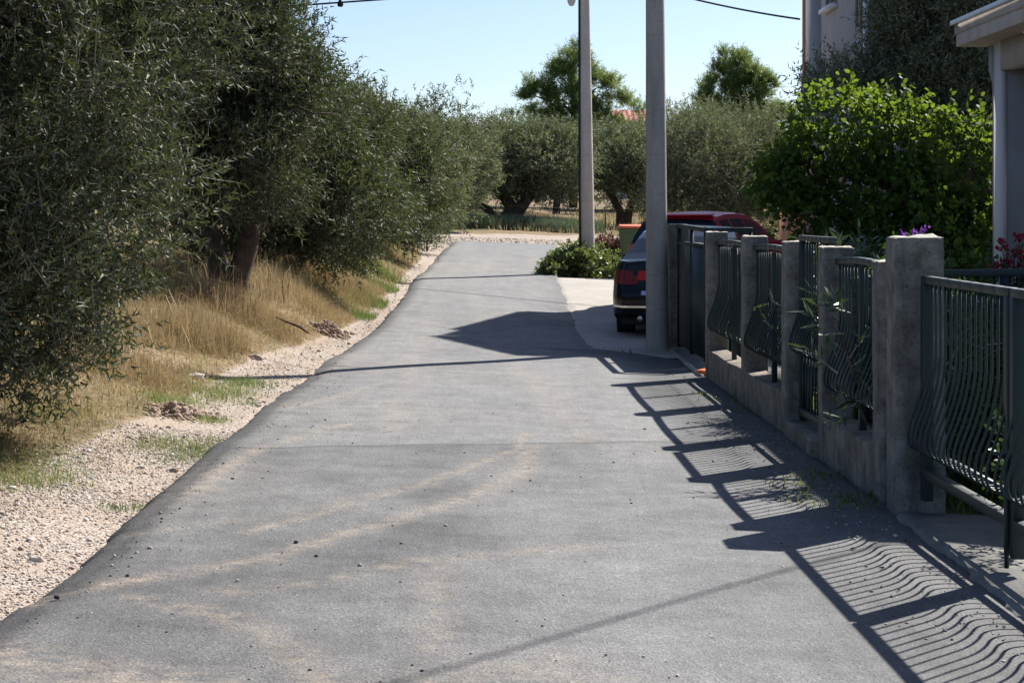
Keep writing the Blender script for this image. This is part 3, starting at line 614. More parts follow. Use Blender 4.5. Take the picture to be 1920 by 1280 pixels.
def scatter(n, x0, x1, y0, y1, f, seed):
    rng = np.random.default_rng(seed); X = rng.uniform(x0, x1, n); Y = rng.uniform(y0, y1, n); k = rng.uniform(size=n) < f(X, Y)
    X, Y = X[k], Y[k]; return np.stack([X, Y, ground(X, Y)], 1)
_gn = Noise(77, 12, .15, 1.1); _gn2 = Noise(78, 12, .25, 1.6)
def N2(f, X, Y): return f(np.stack([X, Y, X * 0], 1))
def f_dry(X, Y):
    s = xl(Y) - X; g = gravw(Y)
    return sstep(g * .95, g * 1.35, s) * np.clip(.6 + .6 * N2(_gn2, X, Y), .3, 1) * np.interp(Y, [8, 11, 15, 50, 56], [.35, .5, 1, 1, 0])
p = np.concatenate([scatter(300000, -5.6, -1.9, 8.5, 32, f_dry, 401), scatter(80000, -6.5, -1.9, 32, 56, f_dry, 403)])
s_ = xl(p[:, 1]) - p[:, 0]
hh = np.interp(p[:, 1], [9, 13, 17, 21, 26, 34, 50], [.10, .13, .17, .24, .24, .22, .2]) * np.interp(s_ - gravw(p[:, 1]), [0, .5, 1.3], [.45, .8, 1.0]) * np.clip(.8 + .5 * Noise(88, 12, .5, 2.2)(p), .25, 1.9)
tag(blades('dry_grass', p, hh, .007, 'drygrass', 402, 1.1, seg=False), 'straw coloured dry grass covering the left bank', 'grass')
p = scatter(16000, -6.5, -2.3, 14.5, 34, lambda X, Y: sstep(.9, 1.9, xl(Y) - X) * np.clip(.4 + .6 * N2(_gn2, X * .7, Y * .7), 0, 1), 405)
tag(blades('tall_dry_stalks', p, .5, .005, 'drygrass', 406, .75), 'tall dry grass stalks round the forked olive trunk', 'grass')
p = scatter(26000, -4.5, -1.9, 15, 48, lambda X, Y: sstep(gravw(Y), gravw(Y) + .3, xl(Y) - X) * (1 - sstep(.9, 1.6, xl(Y) - X - gravw(Y))) * np.clip(.2 + .8 * N2(_gn, X, Y), 0, 1), 407)
tag(blades('mixed_grass', p, .17, .007, 'grass', 408, .9, seg=False), 'yellowish green grass along the lower edge of the bank', 'grass')
p = scatter(2600, -5.5, -2.3, 13, 36, lambda X, Y: sstep(.9, 1.5, xl(Y) - X) * np.clip(.3 + .7 * N2(_gn, X * 1.3, Y * 1.3), 0, 1), 409)
tag(blades('dead_weeds', p, .38, .009, 'redbrown', 410, .6), 'dark brown dead weed stems standing in the dry grass', 'weeds')
def f_green(X, Y):
    s = xl(Y) - X; g = gravw(Y); m = np.zeros_like(X)
    for cx, cy, r in [(-2.15, 13.0, .20), (-2.42, 13.2, .16), (-2.27, 14.6, .10), (-2.19, 15.9, .06), (-2.01, 10.95, .07), (-2.2, 10.7, .07), (-2.1, 10.8, .06), (-3.13, 11.7, .35), (-2.85, 11.3, .22), (-3.4, 11.2, .4), (-2.55, 16.6, .26), (-2.45, 17.4, .2),
                      (-2.1, 27.5, .22), (-2.2, 30, .3), (-2.2, 33, .25), (-2.6, 36, .4), (-2.75, 15.5, .22), (-3.3, 13.9, .25)]:
        m = np.maximum(m, np.exp(-(((X - cx) / r) ** 2 + ((Y - cy) / (r * 1.7)) ** 2)))
    return np.clip(m * 1.3 + .03 * (s > g * 1.1) * (N2(_gn2, X, Y) > .6), 0, 1)
p = scatter(330000, -5.2, -1.95, 8.5, 40, f_green, 411)
tag(blades('green_grass', p, np.interp(p[:, 1], [8, 13, 20, 30], [.04, .05, .075, .14]), .005, 'grass', 412, .8, seg=False), 'patches of short green grass along the gravel verge', 'grass')
p = scatter(9000, -3.6, -1.98, 7.5, 24, lambda X, Y: sstep(.25, 1.0, (xl(Y) - X) / gravw(Y)) * np.clip(.35 + .7 * N2(_gn2, X * 1.4, Y), 0, 1) * np.interp(Y, [7, 10, 12], [.15, .5, 1]), 415)
p[:, 2] += .008
tag(blades('straw_litter', p, .085, .005, 'drygrass', 416, 2.4, seg=False), 'loose straw and dry litter lying over the gravel verge', 'straw')
# field grass and grey-green weeds
p = scatter(26000, -9, 12, 67.5, 96, lambda X, Y: np.clip(.5 + .4 * N2(_gn, X * .6, Y * .6), .1, 1), 421)
tag(blades('field_grass', p, .24, .022, 'drygrass', 422, .5), 'dry yellow grass over the field beyond the road', 'grass')
p = scatter(60000, -4.6, 3.6, 70.5, 79, lambda X, Y: np.clip(1.3 - ((X + .4) / 3.2) ** 2 - ((Y - 73.8) / 3.4) ** 2 + .4 * N2(_gn2, X, Y), 0, 1), 431)
tag(blades('grey_green_weeds', p, .5, .02, 'sage', 432, .35), 'knee high grey green weeds under the old field olive', 'weeds')
# yard undergrowth behind the fence
p = scatter(16000, 2.45, 5.0, 7, 19, lambda X, Y: np.clip(.5 + .4 * N2(_gn2, X, Y), .1, 1) * ((X > 3.25) | (Y > 10.8)), 441)
tag(blades('yard_grass', p, .16, .009, 'grass', 442, .5), 'green grass in the yard behind the iron fence', 'grass')

# stones
ICO = None
def ico():
    t = (1 + 5 ** .5) / 2
    v = nrm(np.array([(-1,t,0),(1,t,0),(-1,-t,0),(1,-t,0),(0,-1,t),(0,1,t),(0,-1,-t),(0,1,-t),(t,0,-1),(t,0,1),(-t,0,-1),(-t,0,1)], float))
    f = np.array([(0,11,5),(0,5,1),(0,1,7),(0,7,10),(0,10,11),(1,5,9),(5,11,4),(11,10,2),(10,7,6),(7,1,8),(3,9,4),(3,4,2),(3,2,6),(3,6,8),(3,8,9),(4,9,5),(2,4,11),(6,2,10),(8,6,7),(9,8,1)])
    return v, f
def stones(name, P, size, mat, seed, flat=.6, low=False):
    rng = np.random.default_rng(seed); v, f = ico()
    if low: v = np.array([(1,0,0),(-1,0,0),(0,1,0),(0,-1,0),(0,0,1),(0,0,-1.)]); f = np.array([(0,2,4),(2,1,4),(1,3,4),(3,0,4),(2,0,5),(1,2,5),(3,1,5),(0,3,5)])
    nv_ = len(v); n = len(P); S = size * np.exp(rng.normal(size=n) * .4)
    sc3 = np.stack([rng.uniform(.7, 1.3, n), rng.uniform(.7, 1.3, n), rng.uniform(flat * .7, flat * 1.3, n)], 1) * S[:, None] / 2
    V = v[None] * (1 + rng.normal(size=(n, nv_, 1)) * .18) * sc3[:, None]
    a = rng.uniform(0, 6.28, n); ca, sa = np.cos(a)[:, None], np.sin(a)[:, None]
    V = np.stack([V[..., 0] * ca - V[..., 1] * sa, V[..., 0] * sa + V[..., 1] * ca, V[..., 2]], -1) + P[:, None] + np.array([0, 0, 1]) * (S * flat * .22)[:, None, None]
    I = (f[None] + (np.arange(n) * nv_)[:, None, None]).ravel()
    r = rng.uniform(0, 1, n)
    return tag(raw_mesh(name, V.reshape(-1, 3), 3, I, M[mat], attrs={'rnd': ('FACE', np.repeat(r, len(f)))}), kind='stuff')
def f_grav(X, Y):
    s = xl(Y) - X; return (s > .06) * (1 - sstep(gravw(Y) * .8, gravw(Y) * 1.35, s)) * np.clip(.6 + .35 * N2(_gn2, X, Y), .15, 1)
p = np.concatenate([scatter(52000, -3.6, -1.8, 6.2, 14, f_grav, 501), scatter(22000, -3.6, -1.8, 14, 30, f_grav, 507)])
tag(stones('gravel', p, .0105, 'stone', 502, low=True), 'loose pinkish gravel of the left verge', 'gravel')
p = scatter(3000, -3.8, -1.8, 6.2, 40, f_grav, 503)
tag(stones('coarse_gravel', p, .021, 'stone', 504), 'larger pale stones lying in the left verge', 'gravel')
p = scatter(4000, -4.0, 3.2, 50, 61, lambda X, Y: ((Y > 56.4) | (X < xl(Y) - .1)) * 1.0, 505)
tag(stones('turning_gravel', p, .03, 'stone', 506), 'pale gravel round the end of the asphalt', 'gravel')
rng = np.random.default_rng(510); X = np.concatenate([rng.uniform(-1.85, 2, 650), -1.85 + np.abs(rng.normal(size=420)) * .18, 2.05 - np.abs(rng.normal(size=900)) * .28]); Y = np.concatenate([6 + 20 * rng.uniform(size=650) ** 1.6, rng.uniform(6, 24, 420), rng.uniform(7, 22, 900)])
k = (X > xl(Y) + .05) & (X < xr(Y) - .02); X, Y = X[k], Y[k]
tag(stones('road_grit', np.stack([X, Y, gz(X, Y) - .002], 1), .009, 'pebble', 511), 'small loose stones scattered over the asphalt', 'pebbles')
# single rocks and clods on the verge
def rock(name, label, x, y, s, seed, mat='stone', group=None, cat='rock', zs=.7):
    v, f = ico(); V = v; F = f
    for _ in range(2):
        E = {}; nv = list(V); nf = []
        def mid(a, b):
            q = (min(a, b), max(a, b))
            if q not in E: nv.append(nrm((nv[a] + nv[b]) / 2)); E[q] = len(nv) - 1
            return E[q]
        for a, b, c in F: ab, bc, ca = mid(a, b), mid(b, c), mid(c, a); nf += [(a, ab, ca), (b, bc, ab), (c, ca, bc), (ab, bc, ca)]
        V = np.array(nv); F = np.array(nf)
    nz = Noise(seed, 12, .25, 1.3); V = V * (1 + .16 * nz(V) + .10 * Noise(seed + 1, 16, .9, 3.2)(V))[:, None] * np.array([1.15, .9, zs]) * s / 2
    z = float(ground(x, y)); P = V + np.array([x, y, z + s * zs * .22])
    o = raw_mesh(name, P, 3, F.ravel(), M[mat], loc=(x, y, z - .0), attrs={'rnd': ('FACE', np.full(len(F), (seed % 7) / 8 + .2))})
    return tag(o, label, cat, group)
def heap(label, x, y, r, h, seed, mat='soil'):
    rg = np.random.default_rng(seed); n = 700; d = rg.normal(size=(n, 2)) * r * np.array([.5, .8]); zz = h * np.exp(-((d / (r * np.array([.6, .9]))) ** 2).sum(1)) * rg.uniform(.3, 1, n)
    P = np.column_stack([x + d[:, 0], y + d[:, 1], ground(x + d[:, 0], y + d[:, 1]) + zz - .01])
    o = stones('soil_heap', P, .028, mat, seed + 1, .75); return tag(o, label, 'soil')
heap('reddish heap of soil and stones at the gravel edge beside green grass', -2.6, 14.9, .26, .10, 601)
heap('eroded reddish soil low on the bank where the gravel narrows', -2.3, 24.2, .25, .16, 603)
rock('rock', 'single white stone on the gravel near the lower left', -2.22, 8.95, .055, 605)
rock('rock', 'pale rock half hidden in the grass below the forked trunk', -2.85, 17.3, .13, 607)
rock('rock', 'pale stones showing at the foot of the bank by the gravel', -2.62, 19.6, .12, 609, zs=.5)
heap('brown soil heap beside the yellow barrier bar', -2.75, 50.6, .4, .3, 611)
mb = MB(); mb.tube([(x_, y_, float(ground(x_, y_)) + h_) for x_, y_, h_ in ((-2.78, 22.6, .12), (-2.65, 22.55, .14), (-2.5, 22.6, .15), (-2.4, 22.65, .11))], [.008, .014, .018, .01], 6)
tag(mb.build('fallen_branch', M['bark'], smooth=True), 'short dark broken branch lying on the dry grass bank', 'branch')
mb = MB(); P = [(-3.1, 10.1), (-2.95, 10.0), (-2.8, 9.96), (-2.62, 9.9)]
mb.tube([(x, y, float(ground(x, y)) + .025) for x, y in P], [.012, .018, .016, .008], 6)
tag(mb.build('fallen_branch', M['twig'], smooth=True), 'grey stick lying on the gravel near the grass', 'branch')

# ------------------------------------------------------------------ fence along the right side
def fx(y): return 2.333 - .019 * y            # road face of the fence line
def post(label, y, wd, dp, ztop, x=None, lean=0, group='concrete posts of the roadside fence', zbot=None, seed=0):
    x0 = fx(y) if x is None else x; zb = (float(gz(x0, y)) if zbot is None else zbot) - .12; loc = (x0 + wd / 2, y + dp / 2, zb + .12)
    rng = np.random.default_rng(seed + 700); nx, ny, nz = 6, 6, 24; V = []; F = []
    # skin of a slightly uneven cast block
    ring = [(i / nx, 0) for i in range(nx)] + [(1, j / ny) for j in range(ny)] + [(1 - i / nx, 1) for i in range(nx)] + [(0, 1 - j / ny) for j in range(ny)]
    k = len(ring); nn = Noise(seed + 5, 14, 1.0, 6)
    for h in range(nz + 1):
        t = h / nz; z = zb + (ztop - zb) * t; ins = .005 if h == nz else 0
        for u, v in ring:
            cu = .006 if (u in (0, 1) and v in (0, 1)) else 0
            px = x0 + ins + u * (wd - 2 * ins) + (cu if u == 0 else -cu if u == 1 else 0) + lean * t; py = y + ins + v * (dp - 2 * ins) + (cu if v == 0 else -cu if v == 1 else 0)
            j = nn(np.array([px, py, z])) * .0022; V.append((px + j, py + j * .7, z - (0 if h < nz else 0.0)))
    for h in range(nz): F += [(h*k + i, h*k + (i+1) % k, (h+1)*k + (i+1) % k, (h+1)*k + i) for i in range(k)]
    mb = MB(); mb.add(V, F)
    o = mb.build('concrete_post', M['post'], loc=loc)
    tag(o, label, 'post', group)
    # rough mortar cap
    cap = MB(); gx = np.linspace(0, 1, 13) ** 1.0; cn = Noise(seed + 9, 24, 3, 22); W = []
    for v in gx:
        for u in gx:
            e = min(u, 1 - u, v, 1 - v); px = x0 + lean + .003 + u * (wd - .006); py = y + .003 + v * (dp - .006)
            W.append((px, py, ztop - .004 + (.009 * min(1, e * 30) + .0042 * float(cn(np.array([px, py, 0]))))))
    cap.add(W, [(b*13+a, b*13+a+1, (b+1)*13+a+1, (b+1)*13+a) for a in range(12) for b in range(12)])
    cap.build('mortar_cap', M['mortar'], o, loc=loc)
    return o
post('tall concrete gate post nearest the camera, with rough mortar top', 10.66, .285, .28, 1.465, lean=-.008, seed=1)
post('low concrete post half hidden behind the nearest tall gate post', 11.12, .22, .22, 1.32, seed=2)
post('concrete post just right of the small garden gate', 12.92, .22, .22, 1.372, seed=3)
post('concrete post just left of the small garden gate', 14.48, .215, .215, 1.385, seed=4)
post('concrete post between the two far fence panels', 16.72, .22, .22, 1.398, seed=5)
post('concrete post where the low wall ends at the sheet metal gate', 19.35, .22, .22, 1.41, seed=6)
post('smooth concrete gate post right beside the thick utility pole', 23.4, .255, .25, 1.465, x=1.905, seed=7)
post('concrete gate post at the near end of the iron gate', 6.72, .285, .28, 1.465, seed=8)

def baluster_mesh(zt, zb, belly=.11, r=.0075):
    """bar that hangs straight, swells out toward the road and turns back under"""
    H = zt - zb; pr = [(0, 1.0), (0, .66), (-.02, .54), (-.2, .41), (-.52, .28), (-.86, .17), (-1, .095), (-.96, .045), (-.78, .012), (-.4, 0), (.15, 0)]
    P = np.array([(a * belly, 0, zb + h * H) for a, h in pr]); t = np.arange(len(P)); tt = np.linspace(0, len(P) - 1, 25)
    # Catmull-Rom through the profile
    Q = []
    for q in tt:
        i = min(int(q), len(P) - 2); f = q - i; p0, p1, p2, p3 = P[max(i-1, 0)], P[i], P[i+1], P[min(i+2, len(P)-1)]
        Q.append(.5 * ((2*p1) + (-p0+p2)*f + (2*p0-5*p1+4*p2-p3)*f*f + (-p0+3*p1-3*p2+p3)*f**3))
    mb = MB(); mb.tube(Q, r, 5); return mb
def iron_panel(name, label, y0, y1, ztop, zlow, n, cat, belly=.11, off=.13, bow=0.0, stile=None, lower=None, ends=True, leg=None, group='wrought iron panels of the roadside fence', endpost=None, legw=.045):
    """panel in the plane x = fx + off, from y0 to y1"""
    xm = fx((y0 + y1) / 2) + off; zb = float(gz(xm, (y0 + y1) / 2)); root = empty(name, (xm, (y0 + y1) / 2, zb), label, cat, group)
    X = lambda y: fx(y) + off
    nb = 8; ys = np.linspace(y0, y1, nb + 1); zz = ztop + bow * (1 - (2 * np.linspace(0, 1, nb + 1) - 1) ** 2)
    mb = MB(); P = [(X(y), y, z) for y, z in zip(ys, zz)]
    for a, b in zip(P[:-1], P[1:]): mb.bar(a, (b[0] + (b[0]-a[0]) * .01, b[1] + (b[1]-a[1]) * .01, b[2]), .05, .042)
    mb.build('top_rail', M['iron'], root, bevel=.004)
    mb = MB(); mb.bar((X(y0), y0, zlow), (X(y1), y1, zlow), .035, .03); mb.build('lower_rail', M['iron'], root)
    if lower is not None:
        mb = MB(); mb.bar((X(y0), y0, lower), (X(y1), y1, lower), .055, .05); mb.build('bottom_rail', M['iron'], root, bevel=.003)
    for y in (stile or []):
        mb = MB(); mb.bar((X(y) + .002, y, leg if leg is not None else zlow), (X(y) + .002, y, ztop - .02), legw, legw, up=(0, 1, 0)); mb.build('stile', M['iron'], root, bevel=.003)
    proto = None
    for i in range(n):
        y = y0 + (i + .5) / n * (y1 - y0); t = (i + .5) / n; z = ztop + bow * (1 - (2 * t - 1) ** 2)
        if proto is None:
            o = baluster_mesh(ztop - .015, zlow + .006, belly).build('baluster', M['iron'], root, local=True, smooth=True)
            o.data.transform(__import__('mathutils').Matrix.Translation((0, 0, -zb))); proto = o
        else:
            o = proto.copy(); col.objects.link(o); o.parent = root
        o.location = (X(y) - xm + random.uniform(-.003, .003), y - (y0 + y1) / 2 + random.uniform(-.004, .004), 0)
    return root
iron_panel('gate_leaf', 'dark green iron gate leaf with bellied bars hung on the tall near post', 8.87, 10.6, 1.235, .30, 17, 'gate', lower=.175, stile=[8.90, 10.57], leg=.02, off=.15, group='leaves of the iron driveway gate', legw=.06)
iron_panel('gate_leaf', 'nearer iron gate leaf cut off by the right edge of the picture', 7.06, 8.83, 1.235, .30, 17, 'gate', lower=.175, stile=[7.09, 8.80], leg=.02, off=.15, group='leaves of the iron driveway gate', legw=.06)
mb = MB(); xg = fx(8.84) + .15
mb.tube([(xg - .04, 8.83, -.03), (xg - .04, 8.83, .5)], .011, 8); mb.tube([(xg - .04, 8.83, .48), (xg - .10, 8.83, .5)], .009, 6)
tag(mb.build('drop_bolt', M['iron'], loc=(xg - .04, 8.83, -.03), smooth=True), 'thin iron drop bolt standing between the two gate leaves', 'bolt')
for y0, y1, lab, n in [(11.34, 12.92, 'iron fence panel with an oleander branch poking through it', 14), (14.70, 16.72, 'middle iron fence panel between two concrete posts', 19), (16.94, 19.35, 'farthest iron fence panel above the end of the low wall', 23)]:
    iron_panel('iron_fence', lab, y0, y1, 1.275 if y0 < 12 else 1.30, .42, n, 'fence', off=.11, bow=.025, stile=[(y0 + y1) / 2], leg=.21)
iron_panel('garden_gate', 'small iron garden gate standing higher than its posts', 13.17, 14.45, 1.415, .56, 12, 'gate', off=.12, lower=.12, stile=[13.2, 14.42], leg=.05, belly=.10)
mb = MB(); y0, y1 = 13.25, 14.37
gg = bpy.data.objects['garden_gate']
for i in range(10):
    y = y0 + i / 9 * (y1 - y0); q = MB(); q.tube([(fx(y) + .12, y, .13), (fx(y) + .12, y, .55)], .0075, 5); q.build('lower_bar', M['iron'], gg)
for y0, y1, lab, g in [(11.32, 12.94, 'low concrete wall under the panel with the oleander', 1), (14.68, 16.74, 'low concrete wall under the middle iron panel', 2), (16.93, 19.37, 'low concrete wall with sunlit top at the far end of the fence', 3)]:
    mb = MB(); n = 20; nn = Noise(800 + g, 12, .5, 4)
    for i in range(n):
        a = y0 + (y1 - y0) * i / n; b = y0 + (y1 - y0) * (i + 1) / n
        f = lambda y: (fx(y) + .012 + .0015 * float(nn(np.array([0, y, 0]))), .225 + .004 * float(nn(np.array([9, y, 0]))))
        (xa, za), (xb, zb_) = f(a), f(b)
        mb.add([(xa, a, -.2), (xb, b, -.2), (xb, b, zb_), (xa, a, za), (xa + .19, a, za + .005), (xb + .19, b, zb_ + .005), (xa + .19, a, -.2), (xb + .19, b, -.2)], [(0, 3, 2, 1), (3, 4, 5, 2), (4, 6, 7, 5)])
    tag(mb.build('low_wall', M['lowwall'], loc=(fx(y0) + .1, y0, -.07), bevel=.008), lab, 'wall', 'low concrete walls of the roadside fence')
mb = MB(); mb.box(fx(13.8) - .02, fx(13.8) + .34, 13.15, 14.47, -.2, .045)
tag(mb.build('gate_step', M['lowwall'], loc=(fx(13.8), 13.8, -.07), bevel=.012), 'worn concrete doorstep under the small garden gate', 'step')
# sheet-metal driveway gate between the last posts
def sheet_gate():
    root = empty('sheet_gate', (2.1, 22.3, -.05), 'dark green sheet metal gate left ajar behind the thick pole', 'gate')
    x0, y0, x1, y1 = 2.03, 23.37, 2.12, 20.9
    mb = MB(); mb.bar((x0, y0, .62), (x1, y1, .62), .02, 1.22); mb.build('panel', M['sheet'], root)
    mb = MB(); mb.bar((x0, y0, 1.45), (x1, y1, 1.42), .06, .05); mb.build('top_rail', M['iron'], root, bevel=.004)
    mb = MB(); mb.bar((x0, y0, 1.245), (x1, y1, 1.245), .045, .04); mb.build('middle_rail', M['iron'], root)
    for t in (0.02, .5, .98):
        mb = MB(); x, y = x0 + (x1-x0) * t, y0 + (y1-y0) * t; mb.bar((x, y, -.02), (x, y, 1.45), .05, .05, up=(0, 1, 0)); mb.build('stile', M['iron'], root)
    # folded inner wing
    mb = MB(); mb.bar((x1 + .02, y1, 1.42), (2.62, 20.95, 1.42), .06, .05); mb.build('top_rail', M['iron'], root, bevel=.004)
    mb = MB(); mb.bar((2.60, 20.95, 0), (2.60, 20.95, 1.40), .045, .045, up=(0, 1, 0)); mb.build('stile', M['iron'], root)
    mb = MB(); mb.bar((x1 + .02, y1 + .01, 1.24), (2.60, 20.95, 1.24), .04, .03); mb.build('middle_rail', M['iron'], root)
    mb = MB(); mb.bar((x1 + .03, y1 + .01, .62), (2.58, 20.95, .62), .015, 1.2); mb.build('panel', M['sheet'], root)
sheet_gate()
mb = MB(); mb.bar((1.93, 19.72, -.035), (2.06, 19.86, -.02), .10, .05); mb.bar((2.05, 19.84, -.02), (2.10, 19.80, .0), .07, .03)
tag(mb.build('brick_piece', M['orange'], loc=(1.99, 19.76, -.06), bevel=.006), 'small orange red broken brick at the end of the kerb strip', 'brick')
# inner railing of the yard, running away from the road
def yard_rail():
    root = empty('yard_railing', (3.2, 13.2, -.1), 'dark iron yard railing with flat top rail behind the near gate', 'railing')
    mb = MB(); mb.bar((2.36, 13.05, 1.185), (5.2, 13.2, 1.215), .06, .05); mb.build('top_rail', M['iron'], root, bevel=.003)
    mb = MB(); mb.bar((2.36, 13.05, .2), (5.2, 13.2, .2), .04, .03); mb.build('lower_rail', M['iron'], root)
    q = MB(); q.tube([(0, 0, .2), (0, 0, 1.18)], .007, 5); pr = None
    for i in range(26):
        t = (i + .5) / 26; x, y = 2.36 + 2.84 * t, 13.05 + .15 * t
        if pr is None: pr = o = q.build('baluster', M['iron'], root, local=True)
        else: o = pr.copy(); col.objects.link(o); o.parent = root
        o.location = (x - 3.2, y - 13.2, .1)
    for x, y in ((2.4, 13.06), (3.35, 13.1), (4.4, 13.16)):
        mb = MB(); mb.bar((x, y, -.15), (x, y, 1.18), .05, .05, up=(0, 1, 0)); mb.build('stile', M['iron'], root)
yard_rail()

# ------------------------------------------------------------------ poles, lamp, cables
def cpole(name, label, x, y, r0, r1, h, leanx, mat='pole'):
    z = float(gz(x, y)) - .1; mb = MB(); n = 30; k = 28; nn = Noise(int(x * 100), 10, .8, 3); V = []
    for i in range(n + 1):
        t = i / n; r = r0 + (r1 - r0) * t; cx = x + leanx * t
        for j in range(k):
            a = j / k * 6.2832; rr = r * (1 + .004 * float(nn(np.array([math.cos(a), math.sin(a), t * h])))); V.append((cx + rr * math.cos(a), y + rr * math.sin(a), z + h * t))
    mb.add(V, [(i*k+j, i*k+(j+1) % k, (i+1)*k+(j+1) % k, (i+1)*k+j) for i in range(n) for j in range(k)] + [tuple(n*k+j for j in range(k))])
    return tag(smooth_angle(mb.build(name, M[mat], loc=(x, y, z + .1))), label, 'pole', 'concrete utility poles')
cpole('utility_pole', 'thick grey concrete utility pole standing beside the fence end', 1.745, 23.02, .138, .085, 8.5, -.06)
mb = MB(); 
for i, (zr, rr) in enumerate([(1.62, .131), (3.1, .123), (4.4, .116)]): pass
thin = cpole('utility_pole', 'slim concrete lamp pole rising from the green bush at the roadside', 1.585, 40.0, .152, .085, 8.2, -.10, 'polelight')
mb = MB(); mb.tube([(1.42, 39.93, .3), (1.405, 39.94, 2.0), (1.40, 39.95, 4.0), (1.40, 39.96, 7.8)], .022, 8)
tag(mb.build('cable_pipe', M['cable'], loc=(1.42, 39.93, .33), smooth=True), 'dark cable pipe running up the left side of the lamp pole', 'pipe')
lampr = empty('street_lamp', (1.22, 39.4, 5.840), 'street lamp with clear glass bowl on the slim pole', 'lamp')
mb = MB(); mb.tube([(1.5, 40.0, 6.790), (1.4, 39.8, 6.840), (1.28, 39.5, 6.690), (1.22, 39.4, 6.390)], .025, 8); mb.build('arm', M['zinc'], lampr, smooth=True)
mb = MB(); mb.lathe([(.0, 6.400), (.07, 6.390), (.11, 6.260), (.115, 6.200)], 20, (1.22, 39.4, 0)); mb.build('housing', M['zinc'], lampr, smooth=True)
mb = MB(); mb.lathe([(.105, 6.200), (.10, 6.060), (.085, 5.940), (.05, 5.860), (0.0, 5.840)], 20, (1.22, 39.4, 0)); mb.build('glass_bowl', M['glassc'], lampr, smooth=True)
def cable(label, a, b, sag, r=.014, n=24, extra=None):
    a, b = np.array(a, float), np.array(b, float); t = np.linspace(0, 1, n)[:, None]; P = a + (b - a) * t; P[:, 2] -= sag * 4 * (t * (1 - t))[:, 0]
    mb = MB(); mb.tube(P, r, 6)
    return tag(mb.build('cable', M['cable'], smooth=True), label, 'cable')
cable('black cable running from the lamp pole to the corner of the pink house', (1.5, 40.0, 6.75), (5.16, 34.45, 5.08), .12, .02)
cable('overhead cable crossing above the near road', (-2.4, 2.9, 6.2), (7.2, 16.4, 5.6), .1, .013)
cable('cable crossing the top left sky in front of the olive grove', (-9.5, 27.5, 4.11), (1.72, 23.05, 4.40), -.0, .012)
mb = MB(); mb.lathe([(.0, 4.24), (.03, 4.245), (.04, 4.27), (.035, 4.30), (.022, 4.32), (.016, 4.36), (0, 4.37)], 12, (-2.2, 24.605, 0)); 
tag(mb.build('insulator', M['cable'], smooth=True), 'small dark insulator hanging on the cable at the top left', 'insulator')

# ------------------------------------------------------------------ field fence posts
for x, y, h, lab, tilt in [(-2.2, 49.6, .85, 'rusty iron fence post at the left edge of the gravel turning area', 0), (-.6, 70.3, 1.0, 'rusty fence post in front of the old field olive', .02), (3.52, 72.4, 1.0, 'rusty fence post in the field right of the slim pole', 0)]:
    z = float(ground(x, y)); mb = MB(); mb.bar((x, y, z - .1), (x + tilt, y, z + h), .05, .05, up=(0, 1, 0)); mb.bar((x + tilt - .03, y, z + h - .02), (x + tilt + .03, y, z + h - .02), .02, .02); mb.tube([(x - .05, y, z + h * .55), (x + .05, y, z + h * .55)], .012, 5)
    tag(mb.build('fence_post', M['rust'], loc=(x, y, z)), lab, 'post', 'rusty posts of the field fence')
z = float(ground(-2.25, 54)); mb = MB(); mb.bar((-2.3, 54, z - .05), (-1.98, 54.3, z + .72), .05, .05, up=(0, 1, 0)); mb.bar((-2.02, 54.2, z + .66), (-1.94, 54.3, z + .66), .03, .03)
tag(mb.build('fence_brace', M['rust'], loc=(-2.3, 54, z)), 'leaning rusty iron brace at the end of the left olive row', 'post')
mb = MB(); z1 = float(ground(-3.0, 51)); mb.tube([(-3.05, 50.8, z1 + .5), (-2.6, 50.3, z1 + .47), (-2.2, 49.62, z1 + .43)], .028, 7); mb.tube([(-3.05, 50.8, z1 - .1), (-3.05, 50.8, z1 + .52)], .03, 6)
tag(mb.build('yellow_barrier', M['yellow'], loc=(-3.05, 50.8, z1), smooth=True), 'thin yellow barrier bar beside the rusty post', 'barrier')
for a, b in [((-.58, 70.3), (3.52, 72.4)), ((3.52, 72.4), (9, 75))]:
    mb = MB()
    for hz in (.25, .55, .9): mb.tube([(a[0], a[1], float(ground(*a)) + hz), (b[0], b[1], float(ground(*b)) + hz)], .004, 4)
    tag(mb.build('fence_wire', M['rust']), {(-.58): 'wire strung between the two field fence posts', 3.52: 'wire running from the right field post to the right'}[a[0]], 'wire')

